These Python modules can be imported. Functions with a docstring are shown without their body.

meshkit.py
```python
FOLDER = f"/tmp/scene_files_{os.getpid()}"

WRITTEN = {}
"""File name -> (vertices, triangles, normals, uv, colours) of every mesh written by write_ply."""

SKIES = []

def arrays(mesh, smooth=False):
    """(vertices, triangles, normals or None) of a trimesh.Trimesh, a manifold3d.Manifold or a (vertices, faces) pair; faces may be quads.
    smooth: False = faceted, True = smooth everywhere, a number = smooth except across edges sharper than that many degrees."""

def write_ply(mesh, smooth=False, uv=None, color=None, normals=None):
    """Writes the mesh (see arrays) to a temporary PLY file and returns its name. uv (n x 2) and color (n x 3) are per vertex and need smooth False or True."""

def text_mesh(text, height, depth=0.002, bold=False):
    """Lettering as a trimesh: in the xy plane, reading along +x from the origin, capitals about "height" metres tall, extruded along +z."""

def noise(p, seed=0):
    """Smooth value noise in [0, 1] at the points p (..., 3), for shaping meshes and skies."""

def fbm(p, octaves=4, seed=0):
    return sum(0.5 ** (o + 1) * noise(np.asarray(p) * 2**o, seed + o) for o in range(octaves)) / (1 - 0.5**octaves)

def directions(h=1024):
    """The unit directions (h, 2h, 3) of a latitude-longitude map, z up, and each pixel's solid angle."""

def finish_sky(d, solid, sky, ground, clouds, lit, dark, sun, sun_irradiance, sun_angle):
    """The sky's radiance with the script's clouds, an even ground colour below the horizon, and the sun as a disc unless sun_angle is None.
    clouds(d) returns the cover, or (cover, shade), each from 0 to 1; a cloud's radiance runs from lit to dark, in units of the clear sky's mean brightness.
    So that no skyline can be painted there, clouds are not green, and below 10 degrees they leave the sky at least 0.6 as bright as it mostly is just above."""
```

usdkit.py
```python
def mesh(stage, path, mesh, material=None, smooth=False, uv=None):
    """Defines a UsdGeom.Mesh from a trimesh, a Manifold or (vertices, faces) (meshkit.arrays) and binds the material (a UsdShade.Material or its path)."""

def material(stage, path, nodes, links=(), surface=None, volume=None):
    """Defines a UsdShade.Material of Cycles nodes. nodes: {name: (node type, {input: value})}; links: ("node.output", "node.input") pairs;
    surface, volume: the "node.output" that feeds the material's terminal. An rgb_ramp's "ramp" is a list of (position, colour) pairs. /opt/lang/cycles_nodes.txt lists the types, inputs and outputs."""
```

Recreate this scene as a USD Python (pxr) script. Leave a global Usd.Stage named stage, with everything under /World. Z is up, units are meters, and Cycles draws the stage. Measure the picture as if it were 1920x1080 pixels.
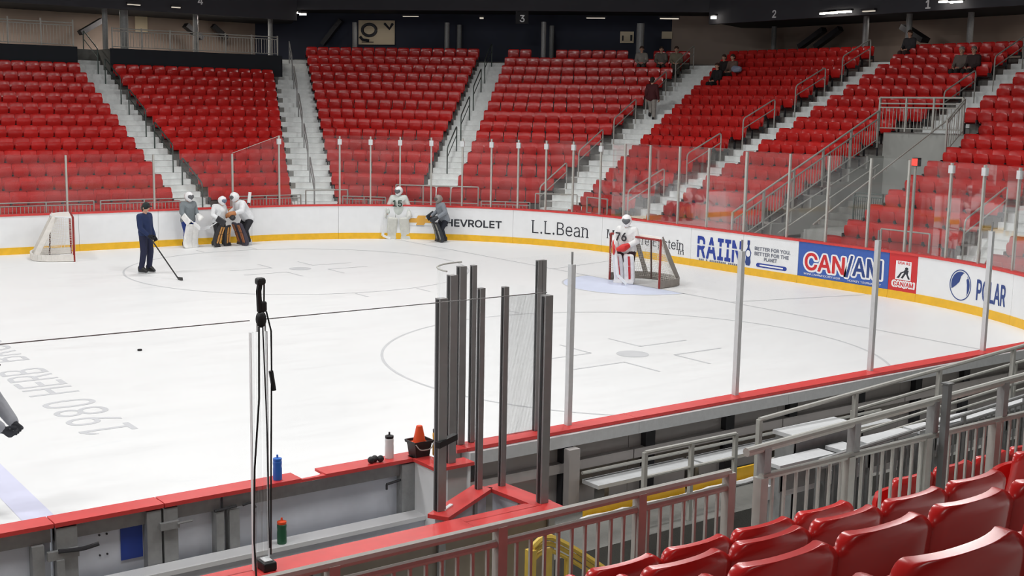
import math, random
import numpy as np, trimesh, manifold3d as m3
import shapely.geometry as sg, shapely.ops as so
import usdkit, meshkit
from pxr import Usd, UsdGeom, UsdLux, UsdShade, Gf, Sdf, Vt

random.seed(7); rng = np.random.default_rng(7)
stage = Usd.Stage.CreateInMemory()
UsdGeom.SetStageUpAxis(stage, 'Z'); UsdGeom.SetStageMetersPerUnit(stage, 1.0)
UsdGeom.Xform.Define(stage, '/World')

# ------------------------------------------------------------------ camera
CAM_F, CAM_YAW, CAM_PITCH, CAM_ROLL = 2262.83, 0.6387, 0.1479, 0.0188
EYE = np.array([-20.836, -22.812, 4.417])
_f = np.array([math.sin(CAM_YAW)*math.cos(CAM_PITCH), math.cos(CAM_YAW)*math.cos(CAM_PITCH), -math.sin(CAM_PITCH)])
_r = np.cross(_f, [0, 0, 1]); _r /= np.linalg.norm(_r); _u = np.cross(_r, _f)
_r, _u = math.cos(CAM_ROLL)*_r + math.sin(CAM_ROLL)*_u, -math.sin(CAM_ROLL)*_r + math.cos(CAM_ROLL)*_u
cam = UsdGeom.Camera.Define(stage, '/World/camera')
cam.AddTransformOp().Set(Gf.Matrix4d(*_r, 0, *_u, 0, *(-_f), 0, *EYE, 1))
cam.CreateHorizontalApertureAttr(36.0); cam.CreateFocalLengthAttr(36.0*CAM_F/1920)
cam.CreateClippingRangeAttr((0.05, 500.0)); cam.CreateFStopAttr(0.0)
cam.CreateExposureAttr(0.12)

def pix(P):
    q = np.asarray(P, float) - EYE
    z = q @ _f
    return 960 + CAM_F*(q @ _r)/z, 540 - CAM_F*(q @ _u)/z, z

# ------------------------------------------------------------------ light: rows of big lamps hung over the ice
LAMP, CONE = 47.0, 65.0
lamp_spots = [(x, y) for x in (-38, -31, -24, -16, -8, .5) for y in (-9.5, 0, 9.5)]
for i, (x, y) in enumerate(lamp_spots):
    L = UsdLux.RectLight.Define(stage, '/World/rink_lamp_%03d' % i)
    L.CreateWidthAttr(1.6); L.CreateHeightAttr(1.6); L.CreateIntensityAttr(LAMP*(.80 if -30 < x < -12 else 1.0)); L.CreateColorAttr(Gf.Vec3f(1.0, .985, .965))
    UsdLux.ShapingAPI.Apply(L.GetPrim()).CreateShapingConeAngleAttr(CONE)
    L.AddTranslateOp().Set(Gf.Vec3d(x, y, 11.0))
near_spots = [(x, -16.3, 8.5) for x in (-27, -22.5, -18, -13.5, -9, -4.5)] + [(x, -25.0, 9.0) for x in (-27, -21, -15, -9)]                       # lamps over the near benches and stand
for i, P in enumerate(near_spots):
    L = UsdLux.RectLight.Define(stage, '/World/stand_lamp_%03d' % i); L.CreateWidthAttr(1.2); L.CreateHeightAttr(1.2); L.CreateIntensityAttr(27.0 if i < 6 else 6.5); L.CreateColorAttr(Gf.Vec3f(1.0, .98, .96))
    L.AddTranslateOp().Set(Gf.Vec3d(*P))
hall_spots = [(-15, 28.3), (-9, 28.3), (-3.5, 28.3), (.5, 27.5), (7., 25.5), (14.0, 19.0), (18.6, 11.5), (18.6, 6.5), (18.6, 1.5), (18.6, -3.5)]   # tubes of the upper concourse
for i, P in enumerate(hall_spots):
    L = UsdLux.RectLight.Define(stage, '/World/concourse_lamp_%03d' % i); L.CreateWidthAttr(1.2); L.CreateHeightAttr(.3); L.CreateIntensityAttr(70. if i < 4 else 4. if i == 4 else .3 if i < 7 else 9.0); L.CreateColorAttr(Gf.Vec3f(1.0, .92, .84))
    L.AddTranslateOp().Set(Gf.Vec3d(*P, 8.05))
dome = UsdLux.DomeLight.Define(stage, '/World/hall_air_glow')          # the light that bounces about the unseen rest of the hall
dome.CreateIntensityAttr(0.05); dome.CreateColorAttr(Gf.Vec3f(1.0, .97, .95))

# ------------------------------------------------------------------ helpers
used = {}
def numbered(parent, name):
    k = used.get((parent, name), 0); used[(parent, name)] = k + 1
    return '%s/%s' % (parent, name if k == 0 else '%s_%03d' % (name, k))
def tag(p, label=None, cat=None, group=None, kind=None):
    p = p.GetPrim() if hasattr(p, 'GetPrim') else p
    for k, v in (('label', label), ('category', cat), ('group', group), ('kind', kind)):
        if v: p.SetCustomDataByKey(k, v)
    return p
def thing(name, label=None, cat=None, group=None, kind=None, loc=None, rz=0):
    x = UsdGeom.Xform.Define(stage, numbered('/World', name))
    if loc is not None: x.AddTranslateOp().Set(Gf.Vec3d(*map(float, loc)))
    if rz: x.AddRotateZOp().Set(math.degrees(rz))
    return tag(x, label, cat, group, kind)
def obj(name, mesh, mat, parent=None, smooth=False, **k):
    if isinstance(mesh, MB): mesh = mesh.arrays()
    path = numbered(str(parent.GetPath()) if parent is not None else '/World', name)
    return tag(usdkit.mesh(stage, path, mesh, mat, smooth), **k)

BOXF = np.array([[0,2,1],[0,3,2],[4,5,6],[4,6,7],[0,1,5],[0,5,4],[1,2,6],[1,6,5],[2,3,7],[2,7,6],[3,0,4],[3,4,7]])
class MB:
    def __init__(s): s.v = []; s.f = []; s.n = 0
    def add(s, v, f):
        v = np.asarray(v, float); s.v.append(v); s.f.append(np.asarray(f, int) + s.n); s.n += len(v); return s
    def mesh(s, m):
        v, f, _ = meshkit.arrays(m); return s.add(v, f)
    def box(s, a, b):
        a, b = np.minimum(a, b), np.maximum(a, b)
        x0, y0, z0 = a; x1, y1, z1 = b
        return s.add([(x0,y0,z0),(x1,y0,z0),(x1,y1,z0),(x0,y1,z0),(x0,y0,z1),(x1,y0,z1),(x1,y1,z1),(x0,y1,z1)], BOXF)
    def prism(s, poly, z0, z1):
        # convex plan polygon
        p = np.asarray(poly, float); n = len(p)
        if np.cross(p[1]-p[0], p[2]-p[1]) < 0: p = p[::-1]
        v = np.vstack([np.c_[p, np.full(n, z0)], np.c_[p, np.full(n, z1)]])
        f = [(0, i+1, i) for i in range(1, n-1)] + [(n, n+i, n+i+1) for i in range(1, n-1)]
        for i in range(n):
            j = (i+1) % n; f += [(i, j, n+j), (i, n+j, n+i)]
        return s.add(v, f)
    def bar(s, p, q, w, h, up=(0, 0, 1)):
        p, q = np.asarray(p, float), np.asarray(q, float); d = q-p; d /= np.linalg.norm(d)
        a = np.cross(d, up)
        if np.linalg.norm(a) < 1e-6: a = np.cross(d, (1, 0, 0))
        a /= np.linalg.norm(a); b = np.cross(a, d)
        c = [(-w/2, -h/2), (w/2, -h/2), (w/2, h/2), (-w/2, h/2)]
        v = [p + x*a + y*b for x, y in c] + [q + x*a + y*b for x, y in c]
        return s.add(v, BOXF)
    def tube(s, pts, r, n=8, caps=True):
        pts = np.asarray(pts, float); k = len(pts)
        t = np.gradient(pts, axis=0); t /= np.maximum(np.linalg.norm(t, axis=1, keepdims=True), 1e-9)
        ref = np.array([0, 0, 1.0]) if abs(t[0][2]) < .9 else np.array([1.0, 0, 0])
        a = np.cross(t[0], ref); a /= np.linalg.norm(a)
        rr = np.broadcast_to(r, (k,)); th = np.arange(n)/n*2*math.pi; V = []
        for i in range(k):
            a = a - (a @ t[i])*t[i]; a /= np.linalg.norm(a); b = np.cross(t[i], a)
            V.append(pts[i] + rr[i]*(np.cos(th)[:, None]*a + np.sin(th)[:, None]*b))
        f = []
        for i in range(k-1):
            for j in range(n):
                x, y = i*n+j, i*n+(j+1) % n; f += [(x, y, y+n), (x, y+n, x+n)]
        if caps:
            f += [(0, j+1, j) for j in range(1, n-1)] + [((k-1)*n, (k-1)*n+j, (k-1)*n+j+1) for j in range(1, n-1)]
        return s.add(np.vstack(V), f)
    def arrays(s): return np.vstack(s.v), np.vstack(s.f)

def bend(pts, r=.06, n=4):
    """polyline with its corners rounded"""
    pts = [np.asarray(p, float) for p in pts]; out = [pts[0]]
    for a, b, c in zip(pts, pts[1:], pts[2:]):
        u, w = a-b, c-b; lu, lw = np.linalg.norm(u), np.linalg.norm(w); k = min(r, lu*.45, lw*.45)
        p0, p1 = b+u/lu*k, b+w/lw*k
        for i in range(n+1):
            t = i/n; out.append((1-t)**2*p0 + 2*t*(1-t)*b + t*t*p1)
    out.append(pts[-1]); return np.array(out)
def lathe(prof, n=20):
    p = np.asarray(prof, float); th = np.arange(n)/n*2*math.pi
    v = np.vstack([np.c_[r*np.cos(th), r*np.sin(th), np.full(n, z)] for r, z in p]); f = []
    for i in range(len(p)-1):
        for j in range(n):
            x, y = i*n+j, i*n+(j+1) % n; f += [(x, y, y+n), (x, y+n, x+n)]
    f += [(0, j+1, j) for j in range(1, n-1)] + [((len(p)-1)*n, (len(p)-1)*n+j, (len(p)-1)*n+j+1) for j in range(1, n-1)]
    return v, f
def move(m, loc=(0, 0, 0), rz=0, R=None):
    v, f = (m.arrays() if isinstance(m, MB) else meshkit.arrays(m)[:2])
    if R is None: c, s = math.cos(rz), math.sin(rz); R = np.array([[c, -s, 0], [s, c, 0], [0, 0, 1]])
    return v @ np.asarray(R).T + np.asarray(loc, float), f
def rbox(a, b, r=.01, n=6):
    a, b = np.minimum(a, b), np.maximum(a, b)
    pts = [[x, y, z] for x in (a[0]+r, b[0]-r) for y in (a[1]+r, b[1]-r) for z in (a[2]+r, b[2]-r)]
    s = m3.Manifold.sphere(r, 8)
    return m3.Manifold.batch_hull([s.translate(p) for p in pts])

# ------------------------------------------------------------------ materials
def srgb(*c): return tuple((x/255/12.92 if x/255 < .04045 else ((x/255+.055)/1.055)**2.4) for x in c)
def mat(name, col, rough=.5, metal=0., spec=.5, var=0., scale=6., bump=0., bscale=60., rand=0., coat=0.):
    nodes = {'p': ('principled_bsdf', dict(base_color=col, roughness=rough, metallic=metal, specular_ior_level=spec, coat_weight=coat))}; links = []
    if var or bump: nodes['g'] = ('geometry', {})
    if rand: nodes['oi'] = ('object_info', {})
    src = None
    if var:
        nodes['n'] = ('noise_texture', dict(scale=scale, detail=5., roughness=.6))
        lo = tuple(c*(1-var) for c in col); hi = tuple(min(1, c*(1+var*.6)) for c in col)
        nodes['r'] = ('rgb_ramp', {'ramp': [(.3, lo), (.7, hi)]})
        links += [('g.position', 'n.vector'), ('n.fac', 'r.fac')]; src = 'r.color'
    if rand:
        nodes['mr'] = ('map_range', dict(from_min=0., from_max=1., to_min=1-rand, to_max=1+rand))
        nodes['h'] = ('hsv', dict(color=col)); links += [('oi.random', 'mr.value'), ('mr.result', 'h.value')]
        if src: links.append((src, 'h.color'))
        src = 'h.color'
    if src: links.append((src, 'p.base_color'))
    if bump:
        nodes['bn'] = ('noise_texture', dict(scale=bscale, detail=3.)); nodes['b'] = ('bump', dict(strength=bump, distance=.01))
        links += [('g.position', 'bn.vector'), ('bn.fac', 'b.height'), ('b.normal', 'p.normal')]
    return usdkit.material(stage, '/World/Looks/' + name, nodes, links, surface='p.BSDF')
def glow(name, col, k): return usdkit.material(stage, '/World/Looks/' + name, {'e': ('emission', dict(color=col, strength=k))}, [], surface='e.emission')
def pane(name, haze, refl=.15, tint=(.985, .99, .99)):
    n = {'t': ('transparent_bsdf', dict(color=tint)), 'g': ('glossy_bsdf', dict(color=(1, 1, 1), roughness=.03)), 'd': ('diffuse_bsdf', dict(color=(.8, .8, .8))),
         'f': ('fresnel', dict(IOR=1.45)), 'fm': ('math', dict(math_type='multiply', value2=refl)), 'm1': ('mix_closure', dict(fac=haze)), 'm2': ('mix_closure', {}),
         'geo': ('geometry', {}), 'n': ('noise_texture', dict(scale=.9, detail=4.)), 'mr': ('map_range', dict(from_min=.3, from_max=.75, to_min=haze*.3, to_max=haze*1.8, clamp=True))}
    return usdkit.material(stage, '/World/Looks/' + name, n, [('geo.position', 'n.vector'), ('n.fac', 'mr.value'), ('mr.result', 'm1.fac'), ('t.BSDF', 'm1.closure1'), ('d.BSDF', 'm1.closure2'),
        ('f.fac', 'fm.value1'), ('fm.value', 'm2.fac'), ('m1.closure', 'm2.closure1'), ('g.BSDF', 'm2.closure2')], surface='m2.closure')

M = {}
M['white'] = mat('white_plastic', srgb(236, 238, 240), .35, var=.03, scale=3)
M['yellow'] = mat('yellow_plastic', srgb(238, 186, 40), .4, var=.1, scale=5)
M['red'] = mat('red_plastic', srgb(212, 64, 62), .4, var=.08, scale=6)
M['seat'] = mat('red_seat_plastic', srgb(206, 40, 38), .24, spec=.65, var=.10, scale=2.5, rand=.10)
M['concrete'] = mat('grey_concrete', srgb(150, 150, 146), .8, var=.22, scale=1.8, bump=.15)
M['dark_concrete'] = mat('dark_concrete', srgb(112, 112, 108), .8, var=.3, scale=1.3, bump=.2)
M['step'] = mat('pale_step_paint', srgb(238, 242, 241), .6, var=.10, scale=5)
M['steel'] = mat('galvanised_steel', srgb(150, 152, 152), .5, metal=.1, var=.12, scale=14)
M['rail'] = mat('grey_rail_steel', srgb(176, 176, 170), .5, metal=.0, var=.08, scale=12)
M['dark_rail'] = mat('dark_rail_steel', srgb(84, 96, 92), .5, metal=.3)
M['alu'] = mat('brushed_aluminium', srgb(212, 215, 217), .4, metal=.1, var=.06, scale=20)
M['alu_post'] = mat('anodised_post', srgb(138, 138, 138), .35, metal=.25, var=.08, scale=10)
M['black'] = mat('black_plastic', srgb(24, 24, 26), .5)
M['dark'] = mat('charcoal_paint', srgb(46, 46, 50), .6)
M['navy_wall'] = mat('navy_wall_paint', srgb(40, 46, 66), .7, var=.12, scale=1.)
M['beige_wall'] = mat('beige_wall_paint', srgb(170, 152, 140), .7, var=.08, scale=1.)
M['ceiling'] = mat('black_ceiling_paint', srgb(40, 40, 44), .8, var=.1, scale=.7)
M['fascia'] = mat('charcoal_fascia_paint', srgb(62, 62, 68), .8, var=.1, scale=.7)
M['curtain'] = mat('black_skirt_cloth', srgb(36, 40, 46), .9)
M['board_back'] = mat('grey_board_backing', srgb(212, 217, 226), .4, var=.08, scale=4)
M['grey_panel'] = mat('grey_panel_paint', srgb(182, 177, 175), .55, var=.1, scale=3)
M['beige_panel'] = mat('beige_grey_panel', srgb(158, 150, 138), .6, var=.12, scale=4)
M['blue'] = mat('blue_plastic', srgb(28, 60, 150), .45)
M['glass'] = pane('clear_board_glass', .002, .02, (.997, .998, .998)); M['far_glass'] = pane('hazy_board_glass', .022, .25)
M['acrylic'] = pane('clear_acrylic', .06, .3)
M['lamp'] = glow('lamp_glow', (1., .93, .8), 9.); M['dim_lamp'] = glow('dim_lamp_glow', (1., .9, .75), .55); M['red_lamp'] = glow('red_lamp_glow', (1., .08, .06), 1.3)
M['ink'] = mat('dark_ink', srgb(44, 46, 54), .5); M['ink_blue'] = mat('blue_ink', srgb(36, 62, 156), .5)
M['ad_blue'] = mat('royal_blue_print', srgb(58, 96, 178), .4, var=.05); M['ad_red'] = mat('red_print', srgb(206, 44, 48), .4)
M['ad_white'] = mat('white_print', srgb(240, 240, 242), .4); M['gold'] = mat('gold_print', srgb(226, 170, 70), .4)
M['navy_ink'] = mat('navy_print', srgb(40, 66, 132), .4); M['grey_ink'] = mat('grey_print', srgb(112, 116, 130), .5)
M['orange'] = mat('orange_plastic', srgb(240, 84, 36), .45); M['net'] = mat('white_net_cord', srgb(226, 222, 214), .8)
M['wall_pad'] = mat('grey_wall_paint', srgb(170, 172, 168), .6, var=.08, scale=1.2)
M['skin'] = mat('skin', srgb(206, 160, 136), .55)
M['poster'] = mat('poster_paper', srgb(226, 210, 180), .6)
M['yellow_barrier'] = mat('yellow_barrier_plastic', srgb(222, 190, 86), .5, var=.1, scale=12)
CL = {}
def cloth(r, g, b, rough=.85):
    k = (r, g, b)
    if k not in CL: CL[k] = mat('cloth_%d_%d_%d' % k, srgb(r, g, b), rough, var=.10, scale=9)
    return CL[k]

# ice: white with brushed wear and fine skate scratches
M['ice'] = usdkit.material(stage, '/World/Looks/ice', {
    'g': ('geometry', {}), 'mp': ('mapping', dict(scale=(.35, 1.6, 1.), rotation=(0., 0., .5))), 'n1': ('noise_texture', dict(scale=.22, detail=4.)),
    'n2': ('noise_texture', dict(scale=1.4, detail=7., roughness=.7, distortion=1.2)), 'r1': ('rgb_ramp', {'ramp': [(.25, (.82, .835, .845)), (.7, (.86, .87, .875))]}),
    'r2': ('rgb_ramp', {'ramp': [(.0, (.955, .96, .965)), (.5, (1., 1., 1.)), (.62, (1., 1., 1.)), (.72, (.96, .965, .97)), (.8, (1., 1., 1.))]}),
    'mx': ('mix_color', dict(blend_type='multiply', fac=1.)), 'rr': ('map_range', dict(from_min=.2, from_max=.8, to_min=.3, to_max=.55)),
    'b': ('bump', dict(strength=.06, distance=.01)), 'p': ('principled_bsdf', dict(specular_ior_level=.28))},
    [('g.position', 'mp.vector'), ('g.position', 'n1.vector'), ('mp.vector', 'n2.vector'), ('n1.fac', 'r1.fac'), ('n2.fac', 'r2.fac'), ('r1.color', 'mx.a'), ('r2.color', 'mx.b'),
     ('mx.result', 'p.base_color'), ('n2.fac', 'rr.value'), ('rr.result', 'p.roughness'), ('n2.fac', 'b.height'), ('b.normal', 'p.normal')], surface='p.BSDF')
M['line'] = mat('faint_ice_line', srgb(206, 208, 211), .5, spec=.2, var=.06, scale=2); M['crease'] = mat('pale_blue_ice_paint', srgb(216, 224, 244), .5, spec=.2, var=.04, scale=2)
M['ice_letter'] = mat('grey_ice_lettering', srgb(206, 208, 212), .5, spec=.2, var=.06, scale=1.5); M['ice_blue'] = mat('lavender_ice_paint', srgb(216, 218, 240), .5, spec=.2, var=.05, scale=2)
# ================================================================== the rink outline
XC, YC, RAD = -4.52, 4.73, 8.53
S0 = 25.48; SA = RAD*math.pi/2; SE = 2*YC
def path(s):
    """arc length along the ice edge (far side, far corner, end, near corner, near side) -> point, inward normal, direction"""
    if s < S0: return np.array([-30+s, YC+RAD]), np.array([0, -1.]), np.array([1., 0])
    s -= S0
    if s < SA:
        a = math.pi/2 - s/RAD; n = -np.array([math.cos(a), math.sin(a)]); return np.array([XC, YC]) - RAD*n, n, np.array([math.sin(a), -math.cos(a)])
    s -= SA
    if s < SE: return np.array([XC+RAD, YC-s]), np.array([-1., 0]), np.array([0, -1.])
    s -= SE
    if s < SA:
        a = -s/RAD; n = -np.array([math.cos(a), math.sin(a)]); return np.array([XC, -YC]) - RAD*n, n, np.array([math.sin(a), -math.cos(a)])
    s -= SA
    return np.array([XC-s, -YC-RAD]), np.array([0, 1.]), np.array([-1., 0])
S_NEAR = S0 + 2*SA + SE                     # where the near straight begins
def strip(s0, s1, inner, outer, z0, z1, step=.35):
    """a band that follows the boards: inner / outer are distances outwards from the ice edge"""
    n = max(1, int(math.ceil((s1-s0)/step))); V = []
    for s in np.linspace(s0, s1, n+1):
        p, nn, _ = path(s); a, b = p - nn*inner, p - nn*outer
        V += [(*a, z0), (*b, z0), (*b, z1), (*a, z1)]
    F = []
    for i in range(n):
        for j in range(4):
            a, b = i*4+j, i*4+(j+1) % 4; F += [(a, b+4, b), (a, a+4, b+4)]
    F += [(0, 1, 2), (0, 2, 3), (n*4, n*4+2, n*4+1), (n*4, n*4+3, n*4+2)]
    return np.array(V), np.array(F)

# ------------------------------------------------------------------ ice, its paint, and floors
ice_outline = [tuple(path(s)[0]) for s in np.linspace(0, S_NEAR+25.5, 160)]
floor = thing('floor', kind='structure')
obj('ice', trimesh.creation.extrude_polygon(sg.Polygon(ice_outline + [(-46, -YC-RAD), (-46, YC+RAD)]), .04, engine='earcut').apply_translation([0, 0, -.04]), M['ice'], floor)
def ring(cx, cy, r, w, n=96, a0=0, a1=2*math.pi, z=.003):
    th = np.linspace(a0, a1, n+1); v = []
    for t in th: v += [(cx+(r-w/2)*math.cos(t), cy+(r-w/2)*math.sin(t), z), (cx+(r+w/2)*math.cos(t), cy+(r+w/2)*math.sin(t), z)]
    return np.array(v), np.array([f for i in range(n) for f in ((2*i, 2*i+1, 2*i+3), (2*i, 2*i+3, 2*i+2))])
def flat(poly, z=.003):
    p = np.asarray(poly, float); return np.c_[p, np.full(len(p), z)], np.array([(0, i, i+1) for i in range(1, len(p)-1)])
def stripe(p, q, w, z=.003):
    p, q = np.array(p, float), np.array(q, float); d = (q-p)/np.linalg.norm(q-p); n = np.array([-d[1], d[0]])*w/2
    return flat([p-n, q-n, q+n, p+n], z)
obj('goal_line', stripe((0, -11.9), (0, 12.0), .06), M['line'], floor)
obj('trapezoid_line', stripe((0, -3.35), (4.0, -4.27), .05), M['line'], floor); obj('trapezoid_line', stripe((0, 3.35), (4.0, 4.27), .05), M['line'], floor)
for sy in (-1, 1):
    cx, cy = -6.096, 6.706*sy
    obj('faceoff_circle', ring(cx, cy, 4.572, .05), M['line'], floor)
    dot = ring(cx, cy, .15, .3, 40); obj('faceoff_dot', dot, M['line'], floor)
    for a in (-1, 1):
        for b in (-1, 1):
            mb = MB(); x, y = cx+a*.61, cy+b*.46*1.
            mb.add(*stripe((x, y), (x+a*1.22, y), .05)); mb.add(*stripe((x, y), (x, y+b*.91), .05)); obj('faceoff_mark', mb, M['line'], floor)
    for a in (-1, 1):
        for b in (-1, 1): obj('hash_mark', stripe((cx+a*.85, cy+b*4.6), (cx+a*.85, cy+b*5.2), .05), M['line'], floor)
th = np.linspace(math.pi/2, 3*math.pi/2, 33)
cr = [(1.83*math.cos(t), 1.83*math.sin(t)) for t in th]
obj('goal_crease', flat([(0, -1.83)] + cr[::-1] + [(0, 1.83)], .002), M['crease'], floor)
obj('crease_line', ring(0, 0, 1.83, .05, 40, math.pi/2, 3*math.pi/2), M['line'], floor)
obj('blue_line', stripe((-17.49, -13.2), (-17.49, 13.2), .33), M['ice_blue'], floor)
def ice_text(t, y0, y1, x0=-15.37, x1=-16.1):
    m = meshkit.text_mesh(t, 1., .001); v = np.array(m.vertices); w = v[:, 0].max()
    P = np.c_[x0 + v[:, 1]*(x1-x0), y0 + v[:, 0]/w*(y1-y0), .002 + v[:, 2]]
    obj('ice_lettering', (P, m.faces), M['ice_letter'], floor)
ice_text('1980', -7.05, -4.85); ice_text('HERB', -4.45, -2.35); ice_text('BROOKS', -1.7, 1.7); ice_text('ARENA', 2.3, 5.2)
obj('floor', MB().box((-46, -30, -.3), (24, -13.55, 0)), M['dark_concrete'], kind='structure')
obj('floor', MB().box((-46, 13.5, -.3), (30, 34, .05)).box((4.3, -16, -.3), (30, 13.5, .05)), M['dark_concrete'], kind='structure')

# ------------------------------------------------------------------ far boards: kick plate, panels, cap
boards = thing('dasher_boards', 'white rink boards with yellow kick strip and red cap curving round the far corner', 'rink boards')
seams = [4, 7.2, 10.4, 13.6, 16.8, 20, 22.4, 25.48, 28.4, 31.3-1.0, 34.33, 37.75, 41.6, 43.63, 45.57, 48.4, 49.24, 52.4, 55., 58., 60.6]
for a, b in zip(seams, seams[1:]):
    m = M['ad_blue'] if a == 45.57 else M['ad_red'] if a == 48.4 else M['white']
    obj('panel', strip(a+.004, b-.004, .0, .10, .20, 1.10), m, boards)
    obj('kick_plate', strip(a+.003, b-.003, -.012, .10, .0, .20), M['yellow'], boards)
    obj('cap', strip(a+.002, b-.002, -.02, .22, 1.10, 1.15), M['red'], boards)

def shape_of(t, bold=False):
    m = meshkit.text_mesh(t, 1., .01, bold); v, f = np.array(m.vertices), np.array(m.faces)
    nz = np.cross(v[f[:, 1]]-v[f[:, 0]], v[f[:, 2]]-v[f[:, 0]])[:, 2]
    return so.unary_union([sg.Polygon(v[t_][:, :2]) for t_ in f[nz > 1e-9]]).buffer(.004)
def serif_shape(t):
    """lettering with slab serifs at the stem ends and thinner strokes"""
    g = shape_of(t).buffer(-.018); x0, _, x1, _ = g.bounds; bars = []
    for y, up in ((.02, 1), (.98, -1), (.735, -1)):
        cut = g.intersection(sg.LineString([(x0-1, y+up*.05), (x1+1, y+up*.05)])); nxt = g.intersection(sg.LineString([(x0-1, y-up*.06), (x1+1, y-up*.06)]))
        for s in getattr(cut, 'geoms', [cut]):
            if s.is_empty or s.length > .19 or s.length < .04: continue
            mid = (s.bounds[0]+s.bounds[2])/2
            if nxt.distance(sg.Point(mid, y-up*.06)) < .05 or g.distance(sg.Point(mid, y+up*.3)) > .06: continue
            bars.append(sg.box(s.bounds[0]-.085, y-.02, s.bounds[2]+.085, y+.035))
    return so.unary_union([g] + bars)
def on_boards(name, shape, sa, sb, za, zb, mat, parent, lift=.006, group_z=0, yref=(0, 1), taper=None, depth=.004):
    """lays a flat shape on the ice face of the boards between arc lengths sa, sb and heights za..zb (yref maps to za, zb)"""
    x0, y0, x1, y1 = shape.bounds; V, F, n = [], [], 0
    for g in getattr(shape, 'geoms', [shape]):
        if g.is_empty or g.area < 1e-5: continue
        m = trimesh.creation.extrude_polygon(g.segmentize((x1-x0)*.06).simplify(.001), 1., engine='earcut')
        v = np.array(m.vertices)
        for i, (x, y, z) in enumerate(v):
            s = sa + (x-x0)/(x1-x0)*(sb-sa); p, nn, _ = path(s); k = 1 if taper is None else taper[0] + (taper[1]-taper[0])*(x-x0)/(x1-x0)
            q = p + nn*(lift + z*depth - depth*.5); V.append((q[0], q[1], za + (y-yref[0])/(yref[1]-yref[0])*(zb-za)*k))
        F.append(np.array(m.faces)+n); n += len(v)
    return obj(name, (np.array(V), np.vstack(F)), mat, parent)
# bow tie and letters
bow = sg.Polygon([(0, .25), (.08, .70), (.32, .70), (.38, 1.), (.68, 1.), (.66, .70), (1., .70), (.92, .25), (.66, .25), (.60, 0), (.30, 0), (.34, .25)])
on_boards('emblem', bow, 30.72, 31.60, .48, .80, M['gold'], boards)
on_boards('emblem_shade', sg.Polygon([(0, .16), (.3, .16), (.3, 0), (.62, 0), (.62, .16), (.9, .16), (.9, .22), (0, .22)]), 30.75, 31.5, .44, .52, M['grey_ink'], boards, .003)
on_boards('lettering', shape_of('CHEVROLET', True), 31.72, 33.93, .47, .70, M['ink'], boards)
on_boards('lettering', serif_shape('L.L.Bean'), 35.0, 37.2, .38, .80, M['ink'], boards)
on_boards('lettering', serif_shape('Mo'), 37.95, 38.52, .45, .72, M['ink'], boards)
on_boards('lettering', serif_shape('re Epstein'), 39.5, 41.32, .40, .68, M['ink'], boards)
on_boards('lettering', serif_shape('in'), 41.08, 41.34, .28, .42, M['ink'], boards)
from shapely import affinity
rain, xo = [], 0.
for ch, gap in zip('RAIIN', (.10, .12, .14, .12, 0)):
    g_ = shape_of(ch, True); rain.append(affinity.translate(g_, xo-g_.bounds[0])); xo += g_.bounds[2]-g_.bounds[0]+gap
rain = so.unary_union(rain)
on_boards('lettering', rain.intersection(sg.box(-1, -.2, 9, .56)).union(rain.intersection(sg.box(-1, .64, 9, 1.3))), 41.87, 43.57, .30, .88, M['ink_blue'], boards)
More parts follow.
